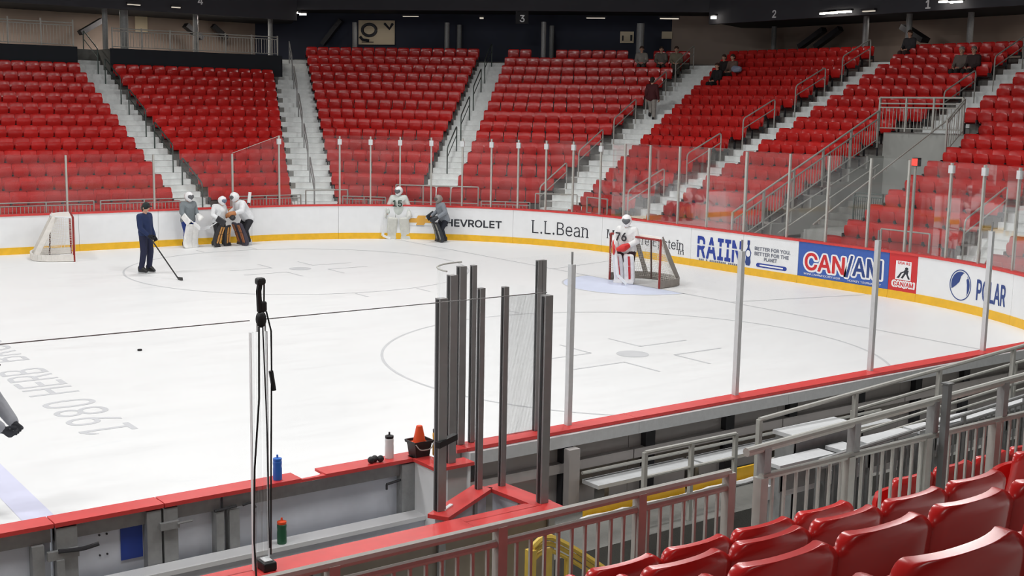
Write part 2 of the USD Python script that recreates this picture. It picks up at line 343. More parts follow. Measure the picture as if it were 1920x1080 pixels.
on_boards('small_lettering', sg.MultiPolygon([sg.box(i*.11, 0, i*.11+.07, 1) for i in range(22) if i not in (3, 5, 15)]), 41.95, 43.5, .20, .25, M['grey_ink'], boards)
bot = sg.Polygon([(.3, 1), (.7, 1), (.7, .84), (.62, .8), (.66, .7), (1, .52), (.86, .3), (.95, .12), (.8, 0), (.2, 0), (.05, .12), (.14, .3), (0, .52), (.34, .7), (.38, .8), (.3, .84)])
on_boards('bottle_print', bot, 43.71, 43.93, .26, .95, M['navy_ink'], boards)
on_boards('bottle_label', sg.Point(0, 0).buffer(1), 43.74, 43.9, .50, .68, M['ad_white'], boards, .009, yref=(-1, 1))
for t, sa, sb, z in (('BETTER FOR YOU.', 44.05, 45.3, .76), ('BETTER FOR THE', 44.05, 45.25, .62), ('PLANET', 44.4, 44.85, .49)):
    on_boards('lettering', shape_of(t, True), sa, sb, z-.045, z+.045, M['grey_ink'], boards)
on_boards('pill_print', sg.LineString([(0, 0), (1, 0)]).buffer(.07), 44.13, 45.2, .26, .37, M['ink_blue'], boards, yref=(-.07, .07))
on_boards('pill_centre', sg.LineString([(0, 0), (1, 0)]).buffer(.02), 44.25, 45.08, .285, .345, M['ad_white'], boards, .009, yref=(-.03, .03))
can, am = shape_of('CAN', True), shape_of('/AM', True)
on_boards('letter_outline', can.buffer(.12), 45.74, 47.14, .35, .86, M['ad_white'], boards, .004, yref=(-.12, 1.12)); on_boards('lettering', can, 45.80, 47.08, .40, .82, M['ad_red'], boards, .009)
on_boards('letter_outline', am.buffer(.12), 47.06, 48.26, .37, .90, M['ad_white'], boards, .004, yref=(-.12, 1.12)); on_boards('lettering', am, 47.12, 48.2, .42, .86, M['navy_ink'], boards, .009)
on_boards('lettering', shape_of('WWW.CANAMHOCKEY.COM'), 45.78, 46.95, .255, .305, M['ad_white'], boards)
on_boards('lettering', shape_of('HOCKEY TOURNAMENT'), 47.2, 48.2, .245, .295, M['ad_white'], boards)
on_boards('badge', sg.box(0, 0, 1, 1), 48.6, 49.06, .48, .94, M['ad_white'], boards, .004)
plr = sg.MultiPolygon([sg.Point(.62, .78).buffer(.1), sg.Polygon([(.5, .7), (.75, .66), (.7, .36), (.45, .4)]), sg.Polygon([(.46, .42), (.56, .38), (.4, .05), (.28, .08)]), sg.Polygon([(.6, .4), (.72, .36), (.86, .06), (.74, .05)]),
    sg.Polygon([(.5, .62), (.2, .42), (.22, .36), (.55, .54)]), sg.Polygon([(.28, .5), (.05, .12), (.0, .06), (.16, .05), (.34, .46)])])
on_boards('player_print', so.unary_union(plr).buffer(.004), 48.64, 49.04, .50, .84, M['ink'], boards, .009)
on_boards('lettering', shape_of('USA 82', True), 48.66, 49.02, .86, .92, M['ad_red'], boards, .009)
on_boards('letter_outline', shape_of('CAN/AM', True).buffer(.2), 48.5, 49.2, .29, .46, M['ad_white'], boards, .004, yref=(-.2, 1.2)); on_boards('lettering', shape_of('CAN/AM', True), 48.55, 49.15, .325, .425, M['ad_red'], boards, .009)
ci = sg.Point(0, 0)
on_boards('emblem_ring', ci.buffer(1).difference(ci.buffer(.94)), 50.26, 50.95, .25, .96, M['navy_ink'], boards, yref=(-1, 1)); 
bear = sg.Polygon([(-.8, -.35), (-.45, -.12), (-.1, .18), (.02, .55), (.25, .78), (.48, .72), (.62, .52), (.5, .42), (.58, .1), (.62, -.5), (.45, -.8), (0, -.9), (-.55, -.68)])
on_boards('emblem', ci.buffer(.86).difference(bear.buffer(.03)), 50.31, 50.90, .30, .91, M['navy_ink'], boards, yref=(-.86, .86))
on_boards('lettering', shape_of('POLAR', True), 51.14, 52.16, .36, .80, M['navy_ink'], boards)

# ------------------------------------------------------------------ far glass: panes and posts
def pane_mesh(sa, sb, za, zb, off=.09, t=.012): return strip(sa+.012, sb-.012, off-t/2, off+t/2, za, zb, .5)
def post_mesh(s, za, zb, off=.10, w=.055, d=.06, cap=True):
    p, nn, t = path(s); c = p - nn*off; mb = MB()
    c0 = np.array([*c, za]); up = np.array([*nn, 0.])
    mb.bar(c0, c0 + [0, 0, zb-za], w, d, up)
    return mb
fg = thing('board_glass', 'tall clear glass screen with pale posts round the far corner and end boards', 'rink glass')
fs = [26.46, 28.46, 29.47, 30.44, 31.47, 32.51, 33.5, 34.44, 35.44, 36.45, 37.53, 38.54, 39.66, 40.91, 42.09, 43.52, 45.05, 46.34, 47.62, 48.73, 49.97, 51.0, 52.18, 53.4, 54.6, 55.8]
for a, b in zip(fs, fs[1:]): obj('pane', pane_mesh(a, b, 1.15, 3.42 if a < 43 else 3.38), M['far_glass'], fg)
for s in fs:
    obj('post', post_mesh(s, 1.15, 3.40 if s < 43 else 3.36, w=.07 if s in (43.52,) else .05), M['rail'], fg)
    if s > 48.9 or s < 38: obj('clamp', post_mesh(s, 3.12, 3.3, w=.13, d=.09), M['alu'], fg)
sg_ = thing('board_glass', 'lower clear glass screen with thin posts along the far side boards behind the moved net', 'rink glass')
ls = [9.3, 11.9, 14.5, 17.1, 19.72, 22.33, 24.88]
for a, b in zip(ls, ls[1:]): obj('pane', pane_mesh(a, b, 1.15, 2.84), M['far_glass'], sg_)
for s in ls: obj('post', post_mesh(s, 1.15, 2.82, w=.05), M['rail'], sg_)
p0, p1 = path(24.88)[0] + [0, .09], path(26.46)[0] + [0, .09]
mb = MB(); v = [(*(p0+[.012, -.006]), 1.15), (*(p1-[.012, .006]), 1.15), (*(p1-[.012, .006]), 3.38), (*(p0+[.012, -.006]), 2.84)]; mb.add(v + [(x, y+.012, z) for x, y, z in v], [(0, 1, 2), (0, 2, 3), (4, 6, 5), (4, 7, 6), (3, 2, 6), (3, 6, 7), (0, 4, 5), (0, 5, 1), (1, 5, 6), (1, 6, 2), (0, 3, 7), (0, 7, 4)])
obj('sloping_pane', mb, M['far_glass'], sg_)
obj('edge_trim', MB().bar((*p0, 2.845), (*p1, 3.385), .014, .014), M['rail'], sg_)
gl = thing('goal_lamp', 'small red goal lamp on a thin post behind the far end boards', 'lamp')
p, nn, _ = path(48.8); c = p - nn*.22
obj('post', MB().bar((*c, 1.1), (*c, 3.22), .05, .05), M['rail'], gl)
obj('housing', MB().box((c[0]-.03, c[1]-.08, 3.22), (c[0]+.1, c[1]+.08, 3.42)), M['dark'], gl)
obj('lens', MB().box((c[0]-.06, c[1]-.07, 3.235), (c[0]-.03, c[1]+.07, 3.405)), M['red_lamp'], gl)
# ================================================================== the seating bowl
TR, RI, ZT = .84, .379, 2.04
Q = math.sqrt(.5)
FACE = {'far': (np.array([0, 1.]), np.array([1., 0]), 16.46), 'corner': (np.array([Q, Q]), np.array([Q, -Q]), 11.3), 'end': (np.array([1., 0]), np.array([0, -1.]), 6.4)}
T8 = math.tan(math.pi/8)
def fp(face, e, D): n, u, D0 = FACE[face]; return n*D + u*e
def lim(face, side, t):
    """where this face meets its neighbour at row offset t"""
    if face == 'far': return -34. if side < 0 else -.48 + T8*t
    if face == 'corner': return -11.98 - T8*t if side < 0 else -2.25 + T8*t
    return -(9.58 + T8*t) if side < 0 else 15.
floor_z = lambda k: ZT + RI*k - .80
def slab(mb, face, ta, tb, z0, z1, e0=None, e1=None):
    D0 = FACE[face][2]
    g = lambda s, t, e: lim(face, s, t) if e is None else e
    mb.prism([fp(face, g(-1, ta, e0), D0+ta), fp(face, g(1, ta, e1), D0+ta), fp(face, g(1, tb, e1), D0+tb), fp(face, g(-1, tb, e0), D0+tb)], z0, z1)
VOM = (-.62, 2.25)                          # the stairwell cut into the end stand
for face, top in (('far', 10), ('corner', 13), ('end', 13)):
    st = thing('stand_terrace', kind='structure')
    for k in range(-2, top+1):
        ta, tb = TR*k-.62, TR*(k+1)-.62
        if face == 'end' and k <= 6:
            for a, b in ((None, VOM[0]), (VOM[1], None)):
                mb = MB(); slab(mb, face, ta, tb, .05, floor_z(k), a, b); obj('riser', mb, M['concrete'], st)
        else:
            mb = MB(); slab(mb, face, ta, tb, max(.05, floor_z(k)-.8), floor_z(k), None, None); obj('riser', mb, M['concrete'], st)
    mb = MB(); t0 = TR*(top+1)-.62; zc = 6.42
    if face == 'far':
        for e0, e1, f1 in ((-34, -6.28, -6.28), (-5.02, 2.1, 2.75)): D0 = FACE[face][2]; mb.prism([(e0, D0+t0), (e1, D0+t0), (f1, D0+t0+1.5), (e0, D0+t0+1.5)], 5.0, zc)
        slab(mb, face, t0+1.5, t0+9, 5.0, zc, None, 2.75); mb.prism([(2.75, 27.9), (8, 27.9), (8, 33), (2.75, 33)], 5.0, zc)
    else: slab(mb, face, t0, t0+9, 5.0, zc)
    obj('concourse_floor', mb, M['dark_concrete'], st)
    if face == 'far':
        mb = MB()
        for e0, e1 in ((-33, -6.28), (-5.02, 2.3)): slab(mb, face, t0-.03, t0-.005, 5.55, zc+.02, e0, e1)
        obj('platform_skirt', mb, M['curtain'], st)
    if face == 'end':
        mb = MB(); w = FACE['end'][2]+TR*6.3-.62
        slab(mb, face, TR*7-.62-.9, TR*7-.62, .05, floor_z(7), VOM[0], VOM[1]); obj('stairwell_wall', mb, M['wall_pad'], st)
        mb = MB(); slab(mb, face, -1.7, TR*7-1.5, .05, .3, VOM[0], VOM[1])
        for i in range(10): slab(mb, face, -.6+i*.42, TR*7-1.5, .3+i*.17, .47+i*.17, VOM[0], .85)
        obj('stairwell_steps', mb, M['concrete'], st)
        mb = MB(); slab(mb, face, -.9, TR*7-1.5, .05, 1.25, .85, VOM[1]-.02); obj('stairwell_landing', mb, M['wall_pad'], st)
        mb = MB(); slab(mb, face, -1.85, TR*7-1.5, .05, .9, VOM[0]-.01, VOM[0]+.06)
        for k in range(-1, 7): slab(mb, face, TR*k-.62, TR*(k+1)-.62, .05, floor_z(k)+.03, VOM[0]-.01, VOM[0]+.06)
        obj('stairwell_cheek', mb, M['wall_pad'], st)
# concourse walls, ceiling, fascia
wl = {'far': (31.0, M['beige_wall']), 'corner': (25.2, M['navy_wall']), 'end': (20.6, M['beige_wall'])}
for nm, face, D, e0, e1 in (('wall_far', 'far', 31.0, -40, 4.2), ('wall_corner', 'corner', 24.6, -19.3, .2), ('wall_corner', 'corner', 24.6, .2, 4.7), ('wall_end', 'end', 20.6, -14.3, 16)):
    mb = MB(); mb.prism([fp(face, e0, D), fp(face, e1, D), fp(face, e1, D+.25), fp(face, e0, D+.25)], 5.0, 8.3 if face != 'corner' else 8.7); obj(nm, mb, wl['end' if e0 == .2 else face][1], kind='structure')
ce = thing('ceiling', kind='structure')
for face, D, dz in (('far', 26.2, 0), ('corner', 21.4, 0), ('end', 16.4, 0)):
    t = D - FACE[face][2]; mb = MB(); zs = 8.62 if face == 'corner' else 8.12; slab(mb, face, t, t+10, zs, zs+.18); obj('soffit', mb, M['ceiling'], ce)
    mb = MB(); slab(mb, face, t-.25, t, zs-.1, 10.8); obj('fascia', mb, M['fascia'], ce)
# near-side hall shell behind and above the camera so that nothing outside shows in reflections
hall = thing('wall_hall', kind='structure')
obj('wall', MB().box((-47, -32, 0), (-46.8, 34, 14)), M['fascia'], hall); obj('wall', MB().box((-47, -32.2, 0), (26, -32, 14)), M['fascia'], hall)
obj('roof', MB().box((-47, -32, 13.8), (30, 36, 14)), M['fascia'], hall)

# section numerals on the fascia
for t, face, e, D, z in (('4', 'far', -1.0, 25.93, 8.42), ('3', 'corner', -6.1, 21.12, 8.06), ('2', 'end', -10.1, 16.13, 8.12), ('1', 'end', -3.15, 16.13, 8.10)):
    n, u, D0 = FACE[face]; s = shape_of(t, True); V = []
    m = trimesh.creation.extrude_polygon(max(getattr(s, 'geoms', [s]), key=lambda g: g.area), .02, engine='earcut'); v = np.array(m.vertices); h = .28
    P = np.array([[*(fp(face, e + (x-.3)*h, D - zz)), z + y*h] for x, y, zz in v])
    obj('section_numeral', (P, m.faces), M['white'], label='white numeral %s on the dark beam above the stands' % {'1': 'one', '2': 'two', '3': 'three', '4': 'four'}[t], cat='sign')
    if face == 'corner': obj('sign_backing', MB().prism([fp(face, e-.25, D+.02), fp(face, e+.3, D+.02), fp(face, e+.3, D+.05), fp(face, e-.25, D+.05)], 7.98, 8.5), M['ceiling'], label='dark board behind the white numeral three under the beam', cat='sign board')

# ------------------------------------------------------------------ aisles: pale stepped stairs
def aisle(name, label, P0, d, l, w0, w1, k0, k1, pitch):
    """P0: plan point of the row line at k = 0; d outwards, l along the row"""
    a = thing('aisle_stairs', label, 'stairs')
    P0, d, l = map(np.asarray, (P0, d, l))
    f = lambda t, e: P0 + d*t*pitch/TR + l*e
    for k in range(k0, k1+1):
        for ta, tb, za, zb in ((-.62, -.2, floor_z(k)-.20, floor_z(k)+.012), (-.2, .22, floor_z(k)-.1, floor_z(k)+.19)):
            ta, tb = ta+TR*k-.012, tb+TR*k
            mb = MB(); mb.prism([f(ta, w0), f(ta, w1), f(tb, w1), f(tb, w0)], za, zb); obj('step', mb, M['step'], a)
    return f
def hand_rails(where, f, e, starts, length=2.05, m='rail', pitch=1., first='lowest'):
    words = ['lowest', 'second', 'third', 'fourth', 'fifth', 'sixth']
    for i, k0 in enumerate(starts):
        k1 = k0 + length; r = thing('stair_handrail', '%s grey tube handrail up %s' % (words[i], where), 'handrail')
        zf = lambda k: ZT + RI*k - .80 + RI*.55
        a, b = f(TR*k0-.2, e), f(TR*k1-.2, e); za, zb = zf(k0), zf(k1)
        obj('rail', MB().tube(bend([(*a, za-.25), (*a, za+.92), (*b, zb+.92), (*b, zb-.25)], .13, 4), .024, 6), M[m], r)
        c = .92-.34; obj('mid_rail', MB().tube([(*a, za+c), (*b, zb+c)], .018, 6), M[m], r)
ST = [-1.5, 1.52, 4.55, 7.6, 10.65]
f1 = aisle('a1', 'leftmost pale grey stepped aisle climbing the far stand', fp('far', 0, 16.46), (0, 1.), (1., 0), -6.28, -5.02, -2, 13, TR)
hand_rails('the leftmost stairs', f1, -5.46, ST, m='dark_rail')
ang = math.pi/8
d2 = np.array([math.sin(ang), math.cos(ang)]); l2 = np.array([math.cos(ang), -math.sin(ang)])
f2 = aisle('a2', 'pale grey stepped aisle, second from the left, at the bend of the stands', np.array([-.90, 16.28]), d2, l2, -.88, .86, -2, 13, TR/math.cos(ang))
hand_rails('the second stairs from the left', f2, .02, ST, m='steel'); 
n, u, D0 = FACE['corner']
f3 = aisle('a3', 'middle pale grey stepped aisle rising to the dark corner wall', n*D0, n, u, -8.07, -6.82, 0, 13, TR)
hand_rails('the middle stairs', f3, -7.46, ST[1:], m='dark_rail')
d4 = np.array([math.cos(ang), math.sin(ang)]); l4 = np.array([math.sin(ang), -math.cos(ang)])
pL, pR = fp('corner', -3.42, 11.3), np.array([6.4, 9.05]); pm = (pL+pR)/2; hw = (pR-pL) @ l4/2
f4 = aisle('a4', 'pale grey stepped aisle right of the middle one, with a person climbing', pm, d4, l4, -hw, hw, -2, 13, TR/math.cos(ang))
hand_rails('the stairs right of the middle', f4, -hw+.28, ST, m='rail')
n, u, D0 = FACE['end']
f5 = aisle('a5', 'pale grey stepped aisle between the goal and the stairwell', n*D0, n, u, -6.1, -4.65, -2, 13, TR)
hand_rails('the stairs left of the stairwell', f5, -6.0, [-1.3, 1.75, 4.85, 7.95, 10.9], 1.85)
f6 = aisle('a6', 'short pale stepped aisle above the railed stairwell', n*D0, n, u, -.15, 1.2, 7, 13, TR)
hand_rails('the stairs above the stairwell', f6, .3, [7.4, 10.5], 1.9)
f7 = aisle('a7', 'pale grey stepped aisle at the right edge of the picture', n*D0, n, u, 5.75, 7.0, -2, 9, TR)
hand_rails('the stairs at the right edge', f7, 5.95, [-1.1, 2.0], 2.05)

# ------------------------------------------------------------------ seats
def sheet(nx, nz, fn, t):
    """a curved, rounded plate: fn(a in -1..1, b in 0..1) -> front point; thickness t towards -y"""
    F = np.array([[fn(a, b) for a in np.linspace(-1, 1, nx)] for b in np.linspace(0, 1, nz)]).reshape(-1, 3); B = F - [0, t, 0]
    idx = lambda i, j: i*nx + j; n = nx*nz; f = []
    for i in range(nz-1):
        for j in range(nx-1):
            a, b, c, d = idx(i, j), idx(i, j+1), idx(i+1, j+1), idx(i+1, j); f += [(a, c, b), (a, d, c), (n+a, n+b, n+c), (n+a, n+c, n+d)]
    rim = [idx(0, j) for j in range(nx)] + [idx(i, nx-1) for i in range(1, nz)] + [idx(nz-1, j) for j in range(nx-2, -1, -1)] + [idx(i, 0) for i in range(nz-2, 0, -1)]
    for a, b in zip(rim, rim[1:]+rim[:1]): f += [(a, b, n+b), (a, n+b, n+a)]
    return np.vstack([F, B]), np.array(f)
def back_fn(a, b):
    z = .33 + b*.47; w = .249
    r = .075; e = max(0, z-(.80-r)); w -= r - math.sqrt(max(r*r-e*e, 0))          # rounded top corners
    e = max(0, .44-z); w -= e*.2
    y = -.02 - .09*(z-.33)/.47 + .028*abs(a)**2.5 - .018*math.sin(b*math.pi)
    if b > .9: y += .018*(b-.9)/.1
    return (a*w, y, z)
def pan_fn(a, b):
    z = .36 + b*.29; w = .222 - .03*max(0, b-.75)/.25 - .02*max(0, .15-b)/.15
    y = .085 + .035*b - .03*(a*a) + .03*math.sin(b*math.pi)*.5
    return (a*w, y, z)
backZ = np.r_[0, .25, .5, .7, .84, .88, .91, .94, .965, .985, .996, 1.]
def sheet_z(nx, zs, fn, t):
    g = lambda a, b: fn(a, float(np.interp(b*(len(zs)-1), range(len(zs)), zs))); return sheet(nx, len(zs), g, t)
SEAT = dict(backrest=sheet_z(11, backZ, back_fn, .034), seat_pan=sheet_z(7, np.r_[0, .12, .4, .75, .92, 1.], pan_fn, .035))
mb = MB()
for x in (-.245, .245): mb.box((x-.012, -.09, .30), (x+.012, .13, .43)); mb.box((x-.015, -.10, .0), (x+.015, -.05, .34))
mb.box((-.25, -.085, .30), (.25, -.06, .34)); SEAT['bracket'] = mb.arrays()
smat = {'backrest': 'seat', 'seat_pan': 'seat', 'bracket': 'dark'}
cls = stage.CreateClassPrim('/World/seat_pattern')
for part, g in SEAT.items(): usdkit.mesh(stage, '/World/seat_pattern/' + part, g, M[smat[part]], 50 if part != 'bracket' else False)
# every seat: (x, y, floor z, heading, label)
ordi = ['first', 'second', 'third', 'fourth', 'fifth', 'sixth', 'seventh', 'eighth', 'ninth', 'tenth', '11th', '12th', '13th', '14th', '15th', '16th', '17th', '18th', '19th', '20th', '21st', '22nd', '23rd', '24th'] + ['%dth' % i for i in range(25, 70)]
BLOCKS = [('far', -29, -6.28, 'far block left of the leftmost stairs', 'right', -2, 10), ('far', -5.02, lambda k: -1.70+.346*k, 'far block right of the leftmost stairs', 'left', -2, 10),
    ('corner', lambda k: -11.45-.347*k, lambda k: -8.07 if k >= 0 else -7.45, 'block left of the middle stairs', 'left', -2, 13),
    ('corner', lambda k: -6.82 if k >= 0 else -7.43, lambda k: -3.42+.346*k, 'block right of the middle stairs', 'left', -2, 13),
    ('end', lambda k: -(9.05+.34*k), -6.1, 'block behind the goal', 'left', -2, 13), ('end', -4.65, lambda k: -.15 if k >= 7 else -.66, 'block left of the stairwell', 'left', -2, 13),
    ('end', lambda k: 1.2 if k >= 7 else 2.3, 5.75, 'block right of the stairwell', 'left', -2, 13), ('end', 7.0, 13., 'block at the right edge', 'left', -2, 9)]
def epx(face, D, z, px_):
    lo, hi = -24., 16.
    for _ in range(50):
        mid = (lo+hi)/2
        if pix((*fp(face, mid, D), z))[0] < px_: lo = mid
        else: hi = mid
    return np.array([*fp(face, mid, D), z])
seats = []
COLS = [epx('corner', 21.9, 7.2, 1019)[:2], epx('corner', 22.3, 7.2, 1200)[:2]]
val = lambda v, k: v(k) if callable(v) else v
for face, eL, eR, words, side, k0, k1 in BLOCKS:
    n, u, D0 = FACE[face]; yaw = math.atan2(-n[1], -n[0]) - math.pi/2
    for k in range(k0, k1+1):
        a, b = val(eL, k), val(eR, k); N = max(1, int(round((b-a)/.51))); p = (b-a)/N
        for i in range(N):
            e = a + (i+.5)*p; P = n*(D0+TR*k-.12) + u*e; z = floor_z(k)
            x, y, d = pix((*P, z+.6))
            if not (-40 < x < 1960 and 60 < y < 1120): continue
            if k >= 12 and any(math.hypot(P[0]-q[0], P[1]-q[1]) < .42 for q in COLS): continue
            i2 = N-1-i if side == 'right' else i
            seats.append((d, P[0], P[1], z, yaw, 'red tip-up seat, %s row up, %s from %s, %s' % (ordi[k+2], ordi[i2], side, words), 'red seats in the stands across the ice'))
NY0, NZ0, NDY, NDZ = -18.58, 2.196, .93, .425           # near stand: front row of the left block, seat top, pitch
near_rows = []
for i in range(-1, 6):
    yb, zt = NY0 - NDY*i, NZ0 + NDZ*i
    for nm, xa, xb in (('left', -15.165 - .51*14, -15.165), ('right', -13.48, -9.4)):
        if nm == 'left' and i < 0: continue
        if yb < -22.3: continue
        N = int(round((xb-xa)/.51))
        for j in range(N):
            xc = xa + (j+.5)*.51; x, y, d = pix((xc, yb, zt-.1))
            if d < .8 or not (-150 < x < 2080 and y < 1330): continue
            if math.hypot(xc-EYE[0], yb-EYE[1]) < 1.3: continue
            i2 = N-1-j if nm == 'left' else j
            seats.append((d, xc, yb+.12, zt-.80, 0., ('red seat seen from behind, %s near row, %s from the near aisle' if nm == 'left' else 'red seat beyond the near railing, %s row, %s from the aisle') % (ordi[i+(nm == 'right')], ordi[i2]), 'red seats in the near stand'))
seats.sort(key=lambda s: s[0])
for d, x, y, z, yaw, lab, grp in seats[:300]:
    r = thing('arena_seat', lab, 'seat', grp, loc=(x, y, z), rz=yaw)
    r.GetPrim().GetReferences().AddInternalReference('/World/seat_pattern'); r.GetPrim().SetInstanceable(True)
rest = seats[300:]
pi = UsdGeom.PointInstancer.Define(stage, '/World/upper_arena_seats')
tag(pi, 'many red tip-up seats filling the higher rows of the stands across the ice', 'seats', kind='stuff')
UsdGeom.Xform.Define(stage, '/World/upper_arena_seats/pattern')
for part, g in SEAT.items(): usdkit.mesh(stage, '/World/upper_arena_seats/pattern/' + part, g, M[smat[part]], 50 if part != 'bracket' else False)
pi.CreatePrototypesRel().SetTargets(['/World/upper_arena_seats/pattern'])
pi.CreateProtoIndicesAttr([0]*len(rest)); pi.CreatePositionsAttr([Gf.Vec3f(*map(float, s[1:4])) for s in rest])
pi.CreateOrientationsAttr([Gf.Quath(float(math.cos(s[4]/2)), 0, 0, float(math.sin(s[4]/2))) for s in rest])

# ------------------------------------------------------------------ railings
def railing(label, a, b, h, posts=5, pick=.12, r=.022, m='rail', mid=.0, foot=.1, stuff=True, low=True, post_r=None, name='railing', top_extra=0, sub=None):
    """a straight guard rail from a to b (3-D floor points, may slope): top rail, sub rail, posts, pickets"""
    a, b = np.asarray(a, float), np.asarray(b, float); L = np.linalg.norm((b-a)[:2]); t = thing(name, label, 'railing')
    up = np.array([0, 0, 1.]); sub = h-.1 if sub is None else sub
    obj('top_rail', MB().tube([a+up*h, b+up*h], r, 8), M[m], t)
    if sub: obj('sub_rail', MB().tube([a+up*sub, b+up*sub], r*.85, 8), M[m], t)
    if mid: obj('mid_rail', MB().tube([a+up*mid, b+up*mid], r*.8, 8), M[m], t)
    if low: obj('bottom_rail', MB().tube([a+up*foot, b+up*foot], r*.7, 6), M[m], t)
    for s in (posts if isinstance(posts, list) else np.linspace(0, 1, posts)):
        p = a+(b-a)*s; obj('post', MB().bar(p, p+up*(h+top_extra), (post_r or r)*1.9, (post_r or r)*1.9, (b-a)/np.linalg.norm(b-a)), M[m], t)
    if pick:
        n = int(L/pick); mb = MB()
        for i in range(1, n):
            p = a+(b-a)*i/n; g = (p+up*foot, p+up*(sub or h), .016, .016, (1, 0, 0))
            if stuff: mb.bar(*g)
            else: obj('picket', MB().bar(*g), M[m], t)
        if stuff: obj('pickets', mb, M[m], t, kind='stuff')
    return t
D = 14.02
for i, (e0, e1) in enumerate([(-21.5, -18.6), (-18.5, -15.4), (-15.3, -12.3), (-12.1, -9.3), (-9.1, -6.4)]):
    railing('%s low picketed railing from the left behind the far boards' % ordi[i], (e0, D, .48), (e1, D, .48), .93, 3, .11, .018)
railing('low picketed railing behind the huddled goalies', (-4.9, D, .48), (-2.4, D, .48), .93, 3, .11, .018)
railing('square railing at the foot of the second stairs from the left', (-2.2, 14.05, .4), (-.75, 13.8, .4), 1.15, 2, .0, .02, mid=.65, sub=0)
g = lambda e, d, z: (*fp('corner', e, d), z)
railing('low picketed railing behind goalie number 15', g(-10.4, 9.05, .48), g(-8.9, 9.05, .48), .86, 3, .11, .018)
railing('taller plain railing behind the grey jersey goalie', g(-8.6, 9.3, .48), g(-5.75, 9.3, .48), 1.28, 4, 0, .02, mid=.72, sub=0, low=False)
railing('low picketed railing right of the grey jersey goalie', g(-5.6, 9.05, .45), g(-3.95, 9.05, .45), .86, 3, .11, .018)
railing('small plain railing above the serif lettering', g(-3.8, 9.3, .45), g(-2.4, 9.3, .45), 1.15, 2, 0, .02, mid=.6, sub=0)
railing('small plain railing behind the goal', (4.5, 7.3, .5), (4.5, 6.3, .5), 1.1, 2, 0, .02, mid=.6, sub=0)
railing('small plain railing under the seats at the right', (4.55, -4.1, .5), (4.55, -5.5, .5), 1.1, 2, 0, .02, mid=.6, sub=0)
# railings on the upper platform of the far side
for i, (e0, e1) in enumerate([(-13.5, -6.35), (-4.85, 2.2)]):
    railing(['grey picketed railing on the upper platform at far left', 'grey picketed railing on the upper platform right of the leftmost stairs'][i], (e0, 25.3, 6.42), (e1, 25.3, 6.42), .92 if i == 0 else .80, 7, .12, .024, top_extra=.12 if i == 0 else .05)
# stairwell guard: sloping left side, level back, short returns
W = VOM[0]*-1.0
a_, b_ = (3.95+.35, .66, .55), (10.55, .66, 3.5)
railing('long sloping picketed railing along the left of the stairwell', (4.25, .66, .52), (10.5, .66, 3.42), 1.12, 6, .12, .03, sub=.88, foot=.25)
railing('level picketed railing across the top of the stairwell', (10.55, .66, 3.93), (10.55, -2.2, 3.93), 1.02, 4, .12, .028, sub=.72, mid=.84)
railing('short railing at the upper right corner of the stairwell', (10.55, -2.25, 3.9), (9.7, -2.3, 3.3), 1.02, 2, .12, .024)
for lab, p, q in (('thin handrail fixed on the left wall of the stairwell', (4.9, .53, .98), (10.1, .53, 3.05)), ('thin handrail along the right wall of the stairwell', (4.3, -2.15, 1.55), (10.2, -2.15, 4.45)), ('lower thin handrail in the middle of the stairwell', (3.9+.5, -.9, 1.2), (8.6, -.9, 3.0))):
    t = thing('wall_handrail', lab, 'handrail'); p, q = np.array(p), np.array(q)
    obj('rail', MB().tube([p, q], .022, 8), M['rail'], t)
    for s in (.04, .5, .96): c = p+(q-p)*s; obj('bracket', MB().tube([c, c-[0, 0, .35 if lab[0] == 'l' else .12]], .014, 6), M['rail'], t)
railing('dark small gate of upright bars in the stairwell', (7.1, -1.25, 1.25), (7.1, -2.2, 1.25), 1.0, 2, .07, .02, m='dark_rail')
# columns, sloping braces and lights of the upper concourse
ci_ = 0
for px_, face, D, z0 in ((665, 'corner', 23.2, 6.42), (838, 'corner', 22.9, 6.42), (861, 'corner', 24.2, 6.42), (1019, 'corner', 21.9, 6.2), (1034, 'corner', 24.2, 6.42), (1200, 'corner', 22.3, 6.2), (97+100, 'far', 27.0, 6.42), (233, 'far', 27.2, 6.42), (367, 'far', 27.0, 6.42), (507, 'far', 27.0, 6.42), (1318, 'end', 19.8, 6.42), (1388, 'end', 20.3, 6.42), (1450, 'end', 19.9, 6.42), (1622, 'end', 17.8, 6.42), (1703, 'end', 17.8, 6.42), (1818, 'end', 18.6, 6.42)):
    n, u, D0 = FACE[face]; lo, hi = -20., 16.
    for _ in range(50):
        mid = (lo+hi)/2
        if pix((*fp(face, mid, D), 7.2))[0] < px_: lo = mid
        else: hi = mid
    c = fp(face, mid, D); w = .17 if px_ in (1200, 233) else .11
    lab = '%s grey steel column from the left in front of the %s concourse wall' % (ordi[ci_], {'far': 'far', 'corner': 'corner', 'end': 'end'}[face]); ci_ += 1
    v, ff = lathe([(w, z0), (w, 8.12)], 12); obj('concourse_column', (v + [c[0], c[1], 0], ff), M['steel'], label=lab, cat='column')
def zpx(face, D, x, y):
    z = 7.
    for _ in range(6): p = epx(face, D, z, x); z += -(y-pix(p)[1])*pix(p)[2]/CAM_F
    return epx(face, D, z, x)
braces = [('far', 29.5, (150, 62), (232, 14), .5, 'leftmost'), ('far', 29.5, (378, 72), (310, 16), .5, 'second'), ('far', 30.2, (425, 72), (375, 26), .3, 'third'), ('corner', 24.2, (605, 83), (640, 38), .35, 'fourth'), ('end', 19.6, (1500, 88), (1580, 30), .3, 'fifth'), ('end', 19.6, (1530, 88), (1605, 32), .3, 'sixth'), ('end', 19.2, (1735, 76), (1660, 28), .5, 'seventh')]
